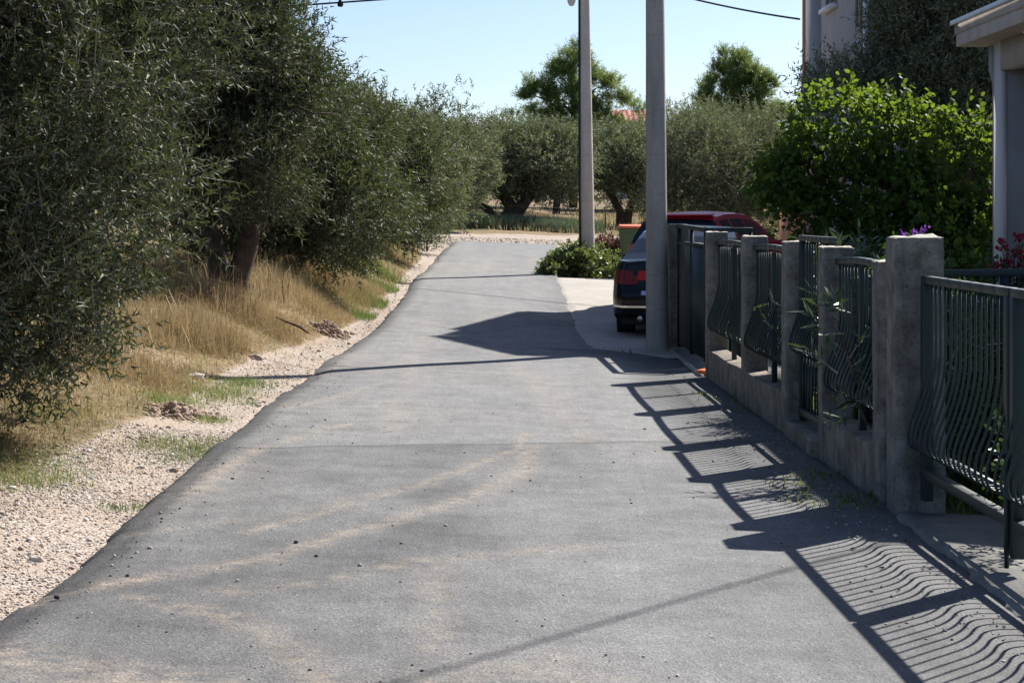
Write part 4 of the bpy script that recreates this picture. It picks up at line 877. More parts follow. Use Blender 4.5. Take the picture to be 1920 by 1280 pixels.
# ------------------------------------------------------------------ plants on the right
def vine():
    x, y = 4.74, 24.0; z = -.12; root = empty('vine_tree', (x, y, z), 'broad bright green leafy vine behind the fence posts', 'shrub'); rng = np.random.default_rng(901)
    bl = [(3.7, 23.3, 2.35, .55, .45, .45), (4.15, 23.3, 2.55, .55, .45, .4), (4.7, 23.2, 2.4, .6, .45, .4), (5.2, 23.1, 2.3, .55, .45, .42), (5.65, 23.0, 2.7, .45, .4, .42), (3.45, 23.3, 2.0, .4, .4, .35),
          (4.2, 23.2, 1.85, .55, .4, .3), (4.9, 23.0, 1.75, .55, .45, .45), (5.6, 22.9, 2.0, .5, .45, .55), (5.1, 22.8, 1.0, .55, .5, .6), (5.6, 22.8, 1.2, .5, .5, .7), (4.25, 23.0, 1.3, .4, .3, .2), (3.75, 23.1, .75, .25, .35, .3), (4.6, 22.9, .7, .3, .3, .3)]
    for i, (a, b) in enumerate([((p_[0][0] * 1.03, p_[0][1] + .7), (p_[1][0] * 1.03, p_[1][1] + .7, p_[1][2])) for p_ in [((4.4, 23.3), (3.7, 23.3, 2.6)), ((4.45, 23.25), (4.2, 23.3, 2.8)), ((4.5, 23.3), (4.9, 23.2, 2.7)), ((4.5, 23.25), (4.0, 23.1, 1.5)), ((4.7, 23.2), (5.5, 23.0, 2.8)), ((4.45, 23.2), (3.4, 23.2, 2.0)), ((5.0, 23.1), (5.7, 22.9, 2.8))]]):
        q = MB(); P, r = limb((a[0], a[1], z - .05), b, .04, .01, rng, 9, .18); q.tube(P, r, 7)
        for k in range(4):
            j = 3 + k; Q, r2 = limb(P[j], P[j] + rng.normal(size=3) * np.array([.45, .3, .3]) + np.array([0, 0, .3]), r[j] * .6, .004, rng, 6, .2); q.tube(Q, r2, 5)
        q.build('stem', M['bark'], root, smooth=True)
    bl = [(q[0] * 1.03, q[1] + .7) + q[2:] for q in bl] + [(3.4, 24.1, 2.1, .35, .4, .3), (3.75, 23.9, 1.5, .3, .4, .3), (3.9, 23.8, 1.0, .3, .4, .3)]
    crown('foliage', root, bl, 3000, 7, 'vine', 905, tw=.26, L=.068, W=.06, up=.1, shell=.8, lump=.45, gap=.45, spread=1.1, shape='leaf', twigmat='bark', rnd_w=.6)
vine()
def shrub(name, label, x, y, blobs, n, nl, mat, seed, cat='shrub', group=None, zb=None, **kw):
    z = float(ground(x, y, False)) if zb is None else zb
    root = empty(name, (x, y, z), label, cat, group); rng = np.random.default_rng(seed)
    for i, b in enumerate(blobs[:4]):
        q = MB(); P, r = limb((x + rng.normal() * .06, y + rng.normal() * .06, z - .05), (b[0], b[1], b[2]), .02, .006, rng, 7, .2); q.tube(P, r, 5); q.build('stem', M['bark'], root, smooth=True)
    crown('foliage', root, blobs, n, nl, mat, seed + 1, **kw); return root
shrub('roadside_bush', 'low bright green bush round the foot of the slim lamp pole', 1.4, 39.6, [(1.1, 39.8, .48, .38, .6, .24), (1.35, 39.6, .55, .32, .5, .3), (.85, 39.3, .4, .25, .5, .14), (1.75, 39.5, .46, .3, .5, .2), (2.1, 39.7, .46, .35, .5, .2), (1.4, 40.3, .58, .45, .5, .32)], 1100, 9, 'weed', 921, tw=.16, L=.075, W=.045, up=.5, shell=.8, lump=.4, gap=.3, shape='leaf')
shrub('dark_bush', 'reddish brown low bush between the slim pole and the green bin', 2.15, 41.2, [(2.0, 41.3, .7, .4, .4, .3), (2.4, 41.4, .65, .35, .4, .28)], 500, 8, 'redbrown', 925, tw=.2, L=.1, W=.05, shell=.8)
oe = [(2.15, 11.95, .42, .12, .12, .1), (2.05, 11.75, .72, .14, .14, .16), (2.6, 11.9, .5, .3, .4, .4), (2.02, 12.15, .92, .12, .12, .12), (2.75, 12.3, .75, .3, .4, .25)]
shrub('oleander', 'oleander with long narrow leaves poking through the fence panel', 2.6, 12.0, oe, 55, 10, 'oleander', 931, tw=.2, L=.13, W=.022, up=.5, shell=.9, spread=.8)
shrub('oleander', 'dense oleander behind the middle iron panel', 2.75, 15.7, [(2.75, 15.6, .55, .35, .7, .5), (2.8, 16.2, .8, .3, .5, .4), (2.8, 15.0, .5, .3, .4, .4)], 700, 10, 'oleander', 935, tw=.28, L=.12, W=.024, up=.6, shell=.8)
shrub('garden_hedge', 'low leafy bed in the yard behind the garden gate', 3.6, 17.6, [(3.2, 16.6, .25, .5, .8, .3), (3.9, 17.4, .3, .6, .8, .4), (3.3, 18.6, .3, .5, .7, .35), (4.2, 19.6, .4, .6, .8, .4)], 1500, 9, 'gardenleaf', 941, tw=.25, L=.075, W=.04, up=.3, shell=.8)
shrub('garden_bush', 'dark bush in the yard behind the near iron gate', 3.5, 11.2, [(3.3, 10.9, .3, .5, .6, .3), (3.6, 11.6, .5, .5, .6, .45), (2.9, 11.6, .25, .3, .4, .3), (3.9, 12.5, .6, .5, .4, .5), (3.0, 12.5, .45, .4, .4, .4), (4.3, 14.2, .8, .3, .5, .5)], 2600, 9, 'gardenleaf', 945, tw=.2, L=.06, W=.03, up=.4, shell=.85)
def flowers(label, x, y, pts, mat, seed, leafm='gardenleaf', s=.05, group=None):
    z = float(ground(x, y, False)); root = empty('flower_plant', (x, y, z), label, 'flowers', group); rng = np.random.default_rng(seed)
    for p in pts:
        q = MB(); P, r = limb((x + rng.normal() * .05, y, z), p, .008, .003, rng, 6, .2); q.tube(P, r, 5); q.build('stem', M['bark'], root)
        n = 26; c = np.array(p) + rng.normal(size=(n, 3)) * s * .55; d = nrm(rng.normal(size=(n, 3)) + np.array([0, -.4, .4])); V, I, k = make_leaves(c, d, s, s * .8, rng)
        raw_mesh('flower', V, 4, I, M[mat], loc=tuple(world_loc(root)), parent=root, attrs={'rnd': ('FACE', rng.uniform(0, 1, n))})
    B = [(p[0], p[1] + .08, p[2] - .25, .18, .18, .2) for p in pts]
    crown('foliage', root, B, 26 * len(pts), 7, leafm, seed + 1, tw=.12, L=.04, W=.022, shell=.8, shape='leaf')
flowers('violet bougainvillea blossoms showing above the tall near post', 2.75, 12.6, [(2.60, 12.4, 1.47), (2.66, 12.4, 1.495), (2.53, 12.4, 1.46)], 'purple', 951, s=.02)
flowers('red roses against the grey porch wall', 3.75, 14.2, [(3.62, 14.2, 1.36), (3.72, 14.2, 1.30), (3.78, 14.3, 1.42), (3.66, 14.2, 1.24), (3.55, 14.1, 1.2), (3.8, 14.2, 1.22)], 'redpetal', 955, s=.04)
flowers('violet flowers low behind the iron gate', 2.72, 9.6, [(2.60, 9.5, .66), (2.64, 9.6, .60)], 'purple', 959, s=.035)
# grass tufts at the foot of the fence
rng = np.random.default_rng(970); tf = []
for cx, cy, n in [(1.95, 12.2, 260), (1.75, 11.7, 160), (2.0, 11.2, 240), (1.92, 10.95, 120), (1.72, 11.05, 90), (1.9, 16.2, 120), (1.85, 17.0, 160), (1.8, 17.6, 90), (2.02, 13.6, 80), (1.6, 22.5, 60), (1.25, 22.6, 60)]:
    n = n // 2; tf.append(np.stack([np.minimum(cx + rng.normal(size=n) * .09, xr(cy) - .01), cy + rng.normal(size=n) * .16], 1))
tf = np.concatenate(tf); tf = np.column_stack([tf, gz(tf[:, 0], tf[:, 1]) - .004])
tag(blades('fence_foot_grass', tf, .045, .006, 'grass', 971, .9), 'thin tufts of grass growing at the foot of the low wall', 'grass')

# ------------------------------------------------------------------ cars
def car(name, label, loc, rot, S):
    root = empty(name, loc, label, 'car'); root.rotation_euler = (S.get('pitch', 0), 0, -rot)
    L, W = S['L'], S['W']; paint = M[S['paint']]
    ip = lambda y, k: np.interp(y, [a for a, b in k], [b for a, b in k])
    def w(y):
        a = np.clip(1 - y / .42, 0, 1); b = np.clip(1 - (L - y) / .75, 0, 1); return W * (1 - .17 * a ** 2.4 - .30 * b ** 2.2)
    zs = lambda y: ip(y, S['belt']); wh = S['wheels']; rw = S['rw']
    def zb(y):
        z = .24 + .11 * np.clip(1.3 - y / .5, 0, 1) + .02 * np.clip(1 - (L - y) / .3, 0, 1)
        for c in wh:
            d = abs(y - c)
            if d < rw + .055: z = max(z, rw + math.sqrt(max((rw + .055) ** 2 - d * d, 0)))
        return z
    rows = S['rows']; prof = lambda v: np.interp(v, [0, .12, .4, .7, .9, 1], [.945, .985, 1, .985, .95, .905])
    def dy(z, y): return np.interp(z, [.2, .38, .62, .68, 1.0, 1.2], S['rear']) * math.exp(-y / .35) - np.interp(z, [.2, .4, .6, .8], [-.06, .0, -.03, -.14]) * -1 * math.exp(-(L - y) / .4)
    ys = np.unique(np.concatenate([[0, .015, .04, .08, .13, .19, .26, .34], np.arange(.4, L - .3, .055), L - np.array([.3, .22, .15, .09, .05, .02, 0])]))
    groups = {}
    def put(tagname, pts):
        g = groups.setdefault(tagname, ([], [])); b = len(g[0]); g[0].extend(pts); g[1].append(tuple(range(b, b + len(pts))))
    def row_pts(y, s):
        top = zs(y); lo = zb(y); out = []
        for r in rows:
            z = .24 + (top - .24) * r; z = max(z, lo); x = w(y) * prof((z - .24) / max(top - .24, .1)); out.append((s * x, y + dy(z, y), z))
        return out
    for s in (1, -1):
        prev = None
        for y in ys:
            cur = row_pts(y, s)
            if prev:
                for i in range(len(rows) - 1):
                    q = [prev[i], cur[i], cur[i+1], prev[i+1]]
                    if abs(q[1][2] - q[2][2]) < 1e-6 and abs(q[0][2] - q[3][2]) < 1e-6: continue
                    c = np.mean(q, 0); t = S['tag'](c[0], c[1], c[2], 'side') or 'body'
                    put(t, q if s > 0 else q[::-1])
                # top skin in five strips
                for j in range(5):
                    f0, f1 = 1 - j / 5, 1 - (j + 1) / 5
                    P = lambda e, f: (e[-1][0] * f, e[-1][1], e[-1][2] + .035 * (1 - f * f))
                    q = [P(prev, f0), P(cur, f0), P(cur, f1), P(prev, f1)]; put('body', q if s > 0 else q[::-1])
            prev = cur
    for end in (0, 1):
        y = ys[0] if end == 0 else ys[-1]; e = row_pts(y, 1); nx = 24
        G = []
        for (x, yy, z) in e:
            G.append([(x * (1 - 2 * k / nx), yy + (-1 if end == 0 else 1) * .05 * (1 - (1 - 2 * k / nx) ** 2), z) for k in range(nx + 1)])
        x, yy, z = e[-1]; G.append([(x * (1 - 2 * k / nx), yy + .0 + (-1 if end == 0 else 1) * .03 * (1 - (1 - 2 * k / nx) ** 2), z + .034 * (1 - (1 - 2 * k / nx) ** 2)) for k in range(nx + 1)])
        for i in range(len(G) - 1):
            for k in range(nx):
                q = [G[i][k], G[i+1][k], G[i+1][k+1], G[i][k+1]]; c = np.mean(q, 0); t = (S['tag'](c[0], c[1], c[2], 'rear') if end == 0 else S.get('ftag', lambda *a: None)(c[0], c[2])) or 'body'
                put(t, q if end == 0 else q[::-1])
    # greenhouse
    gy0, gy1 = S['glass']; roof = S['roof']; gys = np.unique(np.concatenate([np.linspace(gy0, gy1, 44), [k for k, _ in roof]]))
    srow = [0, .1, .5, .86, 1]; trow = [.9, .6, .3, 0]
    def gsec(y, s):
        b = float(zs(y)) - .01; r = max(float(ip(y, roof)), b + .004); wb = w(y) * .9; hgt = r - b; out = []
        for v in srow: out.append((s * (wb - .40 * hgt * v - .05 * v * v * min(hgt, .3)), y, b + (hgt - .025 * min(1, hgt * 4)) * v))
        xe = out[-1][0]
        for f in trow: out.append((xe * f, y, r + .02 * (1 - f * f) - .012 * f))
        return out
    for s in (1, -1):
        prev = None
        for y in gys:
            cur = gsec(y, s)
            if prev:
                ym = (prev[0][1] + y) / 2
                for i in range(len(cur) - 1):
                    q = [prev[i], cur[i], cur[i+1], prev[i+1]]; t = 'body'
                    if i in (1, 2): t = 'side_window' if any(a < ym < b for a, b in S['side']) else 'body'
                    if i >= 4:
                        if S['rg'][0] < ym < S['rg'][1]: t = 'rear_window'
                        if S['wg'][0] < ym < S['wg'][1]: t = 'windshield'
                    put(t, q if s > 0 else q[::-1])
            prev = cur
    matmap = {'body': paint, 'side_window': M['carglass'], 'rear_window': M['carglass'], 'windshield': M['carglass'], 'bumper_trim': M['blackplastic'], 'chrome_strip': M['chrome'],
              'outer_lamp': M['lamp'], 'inner_lamp': M['lampb'], 'tall_lamp': M['lampo'], 'license_plate': M['plate'], 'headlight': M['lampw'], 'grille': M['blackplastic'], 'lamp_band': M['lamp']}
    off = {'outer_lamp': .008, 'inner_lamp': .008, 'tall_lamp': .012, 'chrome_strip': .006, 'license_plate': .008, 'headlight': .004, 'bumper_trim': .003, 'lamp_band': .009}
    for t, (V, F) in groups.items():
        base = t.split('@')[0]; sets = {0: F}
        if base in ('outer_lamp', 'inner_lamp', 'tall_lamp', 'headlight', 'side_window', 'lamp_band', 'chrome_strip'):
            sets = {1: [f for f in F if V[f[0]][0] + V[f[2]][0] > 0], -1: [f for f in F if V[f[0]][0] + V[f[2]][0] <= 0]}
        for sd, FF in sets.items():
            if not FF: continue
            VV = [V[i] for f in FF for i in f]; k = [len(f) for f in FF]
            o = raw_mesh(base, VV, k, np.arange(len(VV)), matmap[base]); o.parent = root
            import bmesh
            bm = bmesh.new(); bm.from_mesh(o.data); bmesh.ops.remove_doubles(bm, verts=bm.verts, dist=.0008); bmesh.ops.recalc_face_normals(bm, faces=bm.faces)
            if base in off:
                c = np.mean([v.co for v in bm.verts], 0)
                d = off[base]; cc = np.array([0, L / 2, .6])
                for v in bm.verts:
                    n = np.array(v.co) - cc; n[2] = 0; n = n / max(np.abs(n / np.array([W, L / 2, 1])).max() * 1, 1e-6) if False else np.array([np.sign(v.co.x) * .4, -1 if v.co.y < L / 2 else 1, 0]); v.co += __import__('mathutils').Vector(n * d)
            bm.to_mesh(o.data); bm.free()
            for p in o.data.polygons: p.use_smooth = True
            if base == 'body': m = o.modifiers.new('es', 'EDGE_SPLIT'); m.split_angle = R(32)
    # wheels, floor, plate, mirrors
    for c in wh:
        for s in (1, -1):
            x = s * (W - .115); mb = MB(); r = rw; t = .105
            mb.lathe([(r*.62, -t), (r*.93, -t), (r*.985, -t*.8), (r, -t*.45), (r, t*.45), (r*.985, t*.8), (r*.93, t), (r*.62, t)], 36, (x, c, r), 0)
            wob = mb.build('wheel', M['rubber'], root, local=True, smooth=True)
            mb = MB(); xo = x + s * t * .9; mb.lathe([(r*.64, xo - s*.06), (r*.64, xo), (r*.60, xo + s*.004), (r*.56, xo - s*.03), (0.02, xo - s*.035)], 30, (0, c, r), 0)
            for a in range(5):
                an = a * 2 * math.pi / 5; mb.bar((xo - s*.01, c, r), (xo - s*.004, c + math.cos(an) * r * .6, r + math.sin(an) * r * .6), .03, .05, up=(1, 0, 0))
            mb.lathe([(.06, xo - s*.01), (.055, xo + s*.004), (0.0, xo + s*.006)], 16, (0, c, r), 0)
            ro = mb.build('rim', M['rim'], wob, local=True)
    mb = MB(); mb.box(-W * .86, W * .86, .25, L - .3, .2, .3); mb.box(-W * .6, W * .6, .3, L - .4, .3, .62); mb.build('underbody', M['blackplastic'], root, local=True)
    for s in (1, -1):
        my = S['mirror']; z = float(zs(my)) + .06; mb = MB(); mb.hexa([(s*W*.93, my - .05, z - .05), (s*(W + .14), my - .06, z - .04), (s*(W + .12), my + .06, z - .04), (s*W*.93, my + .06, z - .05)], [(s*W*.93, my - .05, z + .05), (s*(W + .13), my - .06, z + .08), (s*(W + .11), my + .05, z + .07), (s*W*.93, my + .05, z + .05)])
        mb.build('mirror', paint, root, local=True, bevel=.015)
    S['post'](root) if 'post' in S else None
    return root
def tag_black(x, y, z, side):
    ax = abs(x)
    if side == 'side':
        if .735 < z < .91 and y < .26: return 'outer_lamp'
        if .435 < z < .46 and y < .22: return 'chrome_strip'
        return None
    if .735 < z < .91 and ax > .58: return 'outer_lamp'
    if .79 < z < .91 and .36 < ax < .56: return 'inner_lamp'
    if .435 < z < .46 and ax > .34: return 'chrome_strip'
    if .60 < z < .655 and ax < .52: return 'chrome_strip'
    if .66 < z < .735 and ax < .27: return 'license_plate'
    if z < .36: return 'bumper_trim'
rowsB = [0, .09, .15, .23, .285, .40, .47, .53, .635, .72, .80, .86, .93, 1.0]
belt_b = [(0, 1.02), (.08, 1.035), (.5, 1.045), (.75, 1.03), (1.6, .97), (2.6, .93), (3.45, .93), (3.7, .93), (4.3, .80), (4.6, .70), (4.77, .62)]
# rows are given as fractions of (top - .24): solve them for the rear lamp heights
top0 = 1.02 - .24
rowsB = [0, .10, .15] + [(z - .24) / top0 for z in (.435, .46, .53, .60, .655, .735, .79, .85, .91, .965)] + [1.0]
def post_black(root):
    mb = MB(); mb.box(-.17, .17, -.062, -.05, .50, .56); mb.build('reflector', M['lamp'], root, local=True)
    for s in (-1, 1): mb = MB(); mb.tube([(s*.52, -.03, .3), (s*.52, .2, .3)], .035, 12); mb.build('exhaust', M['chrome'], root, local=True, smooth=True)
black = car('parked_car', 'black saloon car with red tail lamps parked behind the thick pole', (2.17, 24.72, -.055), R(9), dict(L=4.77, W=.915, paint='blackpaint', belt=belt_b, rows=rowsB, wheels=(1.02, 3.75), rw=.325,
    rear=[.10, .0, .0, .05, .10, .14], glass=(.55, 3.72), roof=[(.55, 1.04), (.8, 1.13), (1.25, 1.33), (1.55, 1.415), (1.9, 1.455), (2.4, 1.47), (2.75, 1.44), (3.05, 1.34), (3.4, 1.13), (3.72, .93)], rg=(.62, 1.5), wg=(2.85, 3.68), side=[(1.15, 1.75), (1.82, 2.55), (2.62, 3.2)], tag=tag_black, mirror=3.1, post=post_black,
    ftag=lambda x, z: 'headlight' if (abs(x) > .38 and .5 < z < .66) else ('grille' if abs(x) < .4 and .4 < z < .62 else None)))
def tag_red(x, y, z, side):
    ax = abs(x)
    if .62 < z < 1.02 and ((side == 'side' and y < .22) or (side == 'rear' and ax > .46)): return 'tall_lamp'
    if side == 'rear' and .66 < z < .74 and ax < .27: return 'license_plate'
    if z < .38 and side == 'rear': return 'bumper_trim'
topr = 1.04 - .24
rowsR = [0, .1, .18] + [(z - .24) / topr for z in (.44, .52, .62, .66, .74, .82, .9, .96, 1.02)] + [1.0]
def post_red(root):
    mb = MB(); mb.hexa([(-.56, .30, 1.475), (.56, .30, 1.475), (.54, .52, 1.50), (-.54, .52, 1.50)], [(-.56, .29, 1.50), (.56, .29, 1.50), (.54, .52, 1.525), (-.54, .52, 1.525)]); mb.build('spoiler', M['redpaint'], root, local=True, bevel=.008)
red = car('parked_car', 'red hatchback with arched roof parked beyond the black car', (2.5, 30.3, .08), R(27), dict(L=4.25, W=.885, paint='redpaint', belt=[(0, 1.04), (.3, 1.03), (1.2, .98), (2.4, .95), (3.1, .95), (3.6, .86), (4.0, .74), (4.25, .62)], rows=rowsR, wheels=(.82, 3.4), rw=.315,
    rear=[.08, .0, .0, .02, .05, .1], glass=(.10, 3.2), roof=[(.10, 1.04), (.18, 1.16), (.34, 1.38), (.48, 1.485), (.9, 1.53), (1.5, 1.54), (1.95, 1.51), (2.35, 1.40), (2.8, 1.18), (3.2, .95)], rg=(.13, .42), wg=(2.05, 3.15), side=[(.55, .95), (1.02, 1.65), (1.72, 2.5)], tag=tag_red, mirror=2.45, post=post_red,
    ftag=lambda x, z: 'headlight' if (abs(x) > .38 and .5 < z < .66) else ('grille' if abs(x) < .4 and .4 < z < .6 else None)))

# ------------------------------------------------------------------ wheeled bin
def wheelie_bin(x, y):
    z = float(gz(x, y)) + .0; root = empty('wheeled_bin', (x, y, z), 'green wheeled rubbish bin with orange lid beyond the cars', 'bin')
    mb = MB(); b, t = (.20, .22), (.28, .34)
    mb.hexa([(x-b[0], y-b[1], z+.05), (x+b[0], y-b[1], z+.05), (x+b[0], y+b[1], z+.05), (x-b[0], y+b[1], z+.05)], [(x-t[0], y-t[1], z+.98), (x+t[0], y-t[1], z+.98), (x+t[0], y+t[1], z+.98), (x-t[0], y+t[1], z+.98)]); mb.build('body', M['bingreen'], root, bevel=.03)
    mb = MB(); mb.box(x-.30, x+.30, y-.36, y+.36, z+.93, z+.99); mb.build('rim', M['bingreen'], root, bevel=.012)
    mb = MB(); mb.hexa([(x-.31, y-.38, z+.995), (x+.31, y-.38, z+.995), (x+.31, y+.36, z+.995), (x-.31, y+.36, z+.995)], [(x-.27, y-.33, z+1.05), (x+.27, y-.33, z+1.05), (x+.27, y+.33, z+1.07), (x-.27, y+.33, z+1.07)]); mb.build('lid', M['orange'], root, bevel=.015)
    mb = MB(); mb.tube([(x-.25, y+.42, z+.95), (x+.25, y+.42, z+.95)], .016, 8); mb.build('handle', M['bingreen'], root)
    for s in (-1, 1): mb = MB(); mb.lathe([(0, s*.26-.02), (.10, s*.26-.02), (.10, s*.26+.02), (0, s*.26+.02)], 20, (x, y+.24, z+.10), 0); mb.build('wheel', M['rubber'], root)
wheelie_bin(2.46, 39.0)

# ------------------------------------------------------------------ houses
def tiles(mb, x0, x1, ya, za, yb, zb, pitch=.22, amp=.03, n=6):
    """corrugated tile courses from eave (ya,za) to ridge (yb,zb), rows along x"""
    cols = max(2, int((x1 - x0) / pitch)); X = np.linspace(x0, x1, cols * 4 + 1); T = np.linspace(0, 1, n * 2 + 1)
    nrm_y, nrm_z = -(zb - za), (yb - ya); l = math.hypot(nrm_y, nrm_z); nrm_y /= l; nrm_z /= l
    if nrm_z < 0: nrm_y, nrm_z = -nrm_y, -nrm_z
    V = []
    for i, t in enumerate(T):
        st = .02 if i % 2 == 0 else 0
        for j, x in enumerate(X):
            a = amp * math.cos(j * math.pi / 2) + st; V.append((x, ya + (yb - ya) * t + nrm_y * a, za + (zb - za) * t + nrm_z * a))
    k = len(X); mb.add(V, [(i*k+j, i*k+j+1, (i+1)*k+j+1, (i+1)*k+j) for i in range(len(T)-1) for j in range(k-1)])
def window(root, face, a0, a1, z0, z1, plane, sill=True, frame='plastergrey', depth=.05):
    """face 'x': wall in plane x = plane looking toward -x, a = y; face 'y': wall in plane y looking toward -y, a = x"""
    def B(mb, a, b, c, d, o0, o1):
        (mb.box(plane - o1, plane - o0, a, b, c, d) if face == 'x' else mb.box(a, b, plane - o1, plane - o0, c, d))
    f = MB(); tw = .06
    B(f, a0, a0+tw, z0, z1, -.02, .025); B(f, a1-tw, a1, z0, z1, -.02, .025); B(f, a0+tw, a1-tw, z1-tw, z1, -.02, .024); B(f, a0+tw, a1-tw, z0, z0+tw, -.02, .024); B(f, (a0+a1)/2-.03, (a0+a1)/2+.03, z0+tw, z1-tw, -.02, .02)
    wo_ = f.build('window', M[frame], root)
    p = MB(); B(p, a0+tw, (a0+a1)/2-.03, z0+tw, z1-tw, -.01, .006); p.build('pane', M['window'], wo_, loc=tuple(world_loc(root)))
    p = MB(); B(p, (a0+a1)/2+.03, a1-tw, z0+tw, z1-tw, -.01, .006); p.build('pane', M['window'], wo_, loc=tuple(world_loc(root)))
    if sill: p = MB(); B(p, a0-.08, a1+.08, z0-.07, z0-.003, -.02, .13); p.build('sill', M['white'], wo_, loc=tuple(world_loc(root)))
def pink_house():
    x0, x1, y0, y1, he, hr = 5.24, 14.5, 27.95, 34.45, 6.95, 8.35; ym = (y0 + y1) / 2
    root = empty('house', (x0, y0, -.1), 'tall pinkish plastered house with shaded wall behind the dark olive', 'house')
    mb = MB(); mb.add([(x0, y0, -.3), (x1, y0, -.3), (x1, y1, -.3), (x0, y1, -.3), (x0, y0, he), (x1, y0, he), (x1, y1, he), (x0, y1, he), (x0, ym, hr), (x1, ym, hr)],
                      [(0, 1, 5, 4), (2, 3, 7, 6), (3, 0, 4, 8, 7), (1, 2, 6, 9, 5)]); mb.build('wall', M['plaster'], root)
    mb = MB(); mb.box(x0 - .012, x0 + .05, 32.55, y1 - .26, -.3, 6.6); mb.build('grey_wall_panel', M['plastergrey'], root)
    mb = MB(); mb.box(x0 - .03, x0 + .25, y1 - .25, y1 + .03, -.3, he - .02); mb.build('corner_strip', M['terracotta'], root)
    for z0_, z1_ in ((4.98, 6.3), (2.2, 3.4)): window(root, 'x', 30.95, 31.95, z0_, z1_, x0)
    window(root, 'x', 28.5, 29.2, 4.35, 6.3, x0, sill=False); window(root, 'x', 28.6, 29.4, .0, 2.1, x0, sill=False)
    for xa in (7.2, 10.5):
        for z0_ in (1.0, 4.4): window(root, 'y', xa, xa + 1.2, z0_, z0_ + 1.3, y0)
    mb = MB(); mb.tube([(x0 - .06, 28.05, -.1), (x0 - .06, 28.05, he - .05)], .05, 10); mb.build('downpipe', M['white'], root, smooth=True)
    mb = MB(); mb.box(x0 - .05, x0 + .3, 30.1, 30.4, -.3, 2.65); mb.build('porch_column', M['terracotta'], root)
    mb = MB(); ov = .22
    tiles(mb, x0 - ov, x1 + ov, y0 - .3, he - .06, ym + .25, hr + .12); rf = mb.build('roof', M['tile'], root)
    mb = MB(); tiles(mb, x0 - ov - .02, x1 + ov, y1 + .3, he - .02, ym + 1.0, hr - .18); mb.build('roof', M['tile'], root)
    mb = MB(); mb.hexa([(x0-ov, y0-.3, he-.2), (x1+ov, y0-.3, he-.2), (x1+ov, ym+.2, hr+.0), (x0-ov, ym+.2, hr+.0)], [(x0-ov, y0-.3, he-.11), (x1+ov, y0-.3, he-.11), (x1+ov, ym+.2, hr+.07), (x0-ov, ym+.2, hr+.07)]); mb.build('roof_slab', M['fascia'], root)
    mb = MB(); mb.hexa([(x0-ov, ym+.2, hr-.12), (x1+ov, ym+.2, hr-.12), (x1+ov, y1+.3, he-.18), (x0-ov, y1+.3, he-.18)], [(x0-ov, ym+.2, hr-.03), (x1+ov, ym+.2, hr-.03), (x1+ov, y1+.3, he-.08), (x0-ov, y1+.3, he-.08)]); mb.build('roof_slab', M['fascia'], root)
    # low side wing behind the vine
    mb = MB(); mb.box(7.0, 10.5, 26.4, y0 - .002, -.3, 2.6); mb.build('wing_wall', M['plasterwhite'], root)
pink_house()
def garden_house():
    root = empty('garden_shed', (5.4, 36, .2), 'low terracotta wall with dark roof edge glimpsed behind the vine', 'shed')
    mb = MB(); mb.box(5.35, 6.9, 35.6, 38.4, -.1, 2.15); mb.build('wall', M['terracotta'], root)
    mb = MB(); mb.hexa([(5.15, 35.4, 2.2), (7.0, 35.4, 2.6), (7.0, 38.6, 2.6), (5.15, 38.6, 2.2)], [(5.15, 35.4, 2.26), (7.0, 35.4, 2.66), (7.0, 38.6, 2.66), (5.15, 38.6, 2.26)]); mb.build('roof', M['blackplastic'], root)
garden_house()
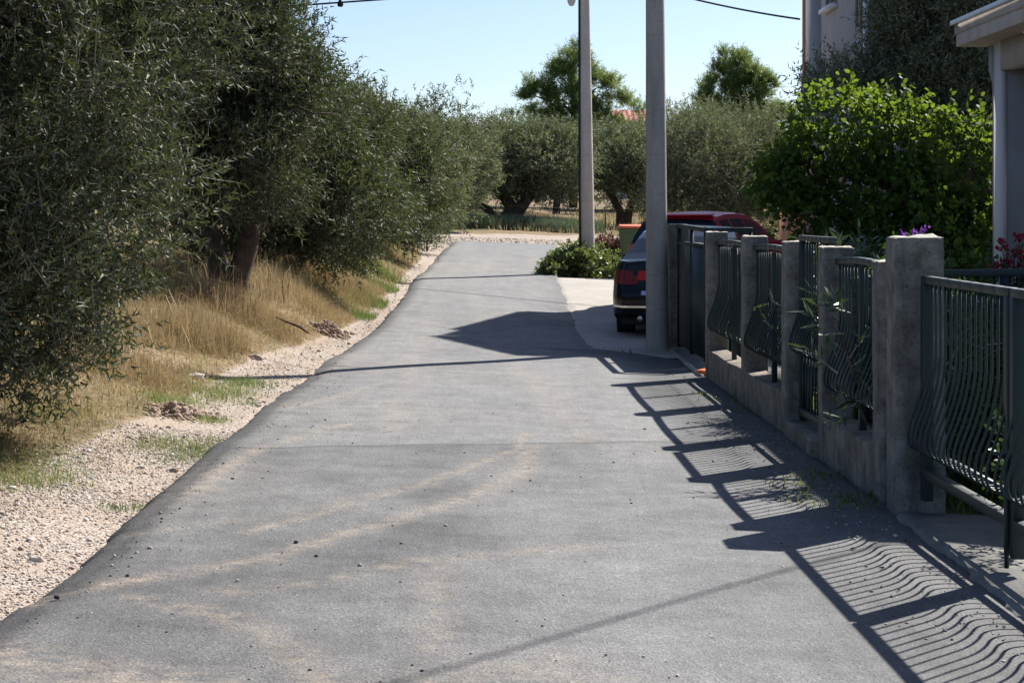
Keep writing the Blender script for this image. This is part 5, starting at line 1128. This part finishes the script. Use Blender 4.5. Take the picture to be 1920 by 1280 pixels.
def porch():
    K = 1.17; xf, yf = 3.77 * K, 16.3 * K; xw, yw = 3.98 * K, 15.86 * K; ya = 12.9; zt = 1.6 + 1.65 * K; zb_ = 1.6 + 1.41 * K; zbeam = 1.6 + 1.165 * K
    root = empty('porch_house', (xw, ya, -.12), 'grey house corner with concrete porch roof at the right edge', 'house')
    mb = MB(); mb.box(xf, 9.5, ya, yf, zb_, zt - .07); mb.build('roof_slab', M['fascia'], root, bevel=.008)
    mb = MB(); mb.box(xf - .012, xf, ya, yf + .012, zb_ + .125, zt - .07); mb.build('fascia_board', M['fascia'], root)
    mb = MB(); mb.box(xf - .05, 9.5, ya - .02, yf + .05, zt - .067, zt - .02); mb.build('flashing', M['zinc'], root, bevel=.004)
    mb = MB(); mb.box(xw, 9.3, ya + .05, yw, -.3, zb_ - .003); mb.v = []; mb.f = []; mb.m = []
    mb.box(xw, xw + .06, yw - .25, yw, -.3, zb_ - .003); mb.build('pillar', M['plasterwhite'], root)
    mb = MB(); mb.box(xw, xw + .25, ya + .05, yw - .253, zbeam, zb_ - .003); mb.build('beam', M['fascia'], root)
    mb = MB(); mb.box(xw + .30, 9.3, ya + .05, yw - .26, -.3, zbeam + .1); mb.build('wall', M['bluegrey'], root)
    mb = MB(); mb.box(xw + .063, 9.3, yw - .246, yw - .003, -.3, zb_ - .004); mb.build('end_wall', M['bluegrey'], root)
    mb = MB(); mb.tube([(xw + .02, yw + .10, zb_ - .02), (xw + .02, yw + .10, zb_ - .25), (xw + .05, yw + .07, zb_ - .4), (xw + .05, yw + .07, -.1)], .045, 10); mb.build('downpipe', M['bluegrey'], root, smooth=True)
    tl = None
    for i in range(24):
        y = ya + .35 + i * .26
        if y > yf - .35: break
        mb = MB(); n = 8
        prof = [(math.cos(a) * .095, math.sin(a) * .06) for a in np.linspace(0, math.pi, n)]
        if tl is None:
            V = [(0, c, s) for c, s in prof] + [(.42, c * .8, s * .8 + .1) for c, s in prof] + [(0, c * .86, s * .82 - .004) for c, s in prof] + [(.42, c * .7, s * .7 + .09) for c, s in prof]
            F = [(k, k+1, n+k+1, n+k) for k in range(n-1)] + [(2*n+k+1, 2*n+k, 3*n+k, 3*n+k+1) for k in range(n-1)] + [(k+1, k, 2*n+k, 2*n+k+1) for k in range(n-1)]
            mb.add(V, F); tl = o = mb.build('roof_tile', M['tile'], root, local=True)
        else: o = tl.copy(); col.objects.link(o); o.parent = root
        o.location = (xf + .32 - xw, y - ya, zt - .01 + .12)
    mb = MB(); mb.hexa([(xf + .1, ya, zt - .019), (9.5, ya, zt - .019), (9.5, yf - .25, zt - .019), (xf + .1, yf - .25, zt - .019)], [(xf + .34, ya, zt + .1), (9.5, ya, zt + 1.9), (9.5, yf - .25, zt + 1.9), (xf + .34, yf - .25, zt + .1)]); mb.build('roof', M['tile'], root)
porch()
def far_house():
    x0, x1, y0, y1 = 8.3, 11.6, 150, 158; zg = float(gz(9, 150)); he, hr = 8.75, 9.75; ym = 154
    root = empty('house', (x0, y0, zg), 'far white house with red tiled roof between the two poles', 'house')
    mb = MB(); mb.add([(x0, y0, zg-.5), (x1, y0, zg-.5), (x1, y1, zg-.5), (x0, y1, zg-.5), (x0, y0, he), (x1, y0, he), (x1, y1, he), (x0, y1, he), (x0, ym, hr), (x1, ym, hr)], [(0, 1, 5, 4), (2, 3, 7, 6), (3, 0, 4, 8, 7), (1, 2, 6, 9, 5)]); mb.build('wall', M['plasterwhite'], root)
    mb = MB(); tiles(mb, x0 - .4, x1 + .4, y0 - .5, he - .05, ym, hr + .1, .45, .06); tiles(mb, x0 - .4, x1 + .4, y1 + .5, he - .05, ym, hr + .1, .45, .06); mb.build('roof', M['tile'], root)
    for xa in (8.8, 10.3): window(root, 'y', xa, xa + 1.0, 6.6, 7.9, y0)
far_house()
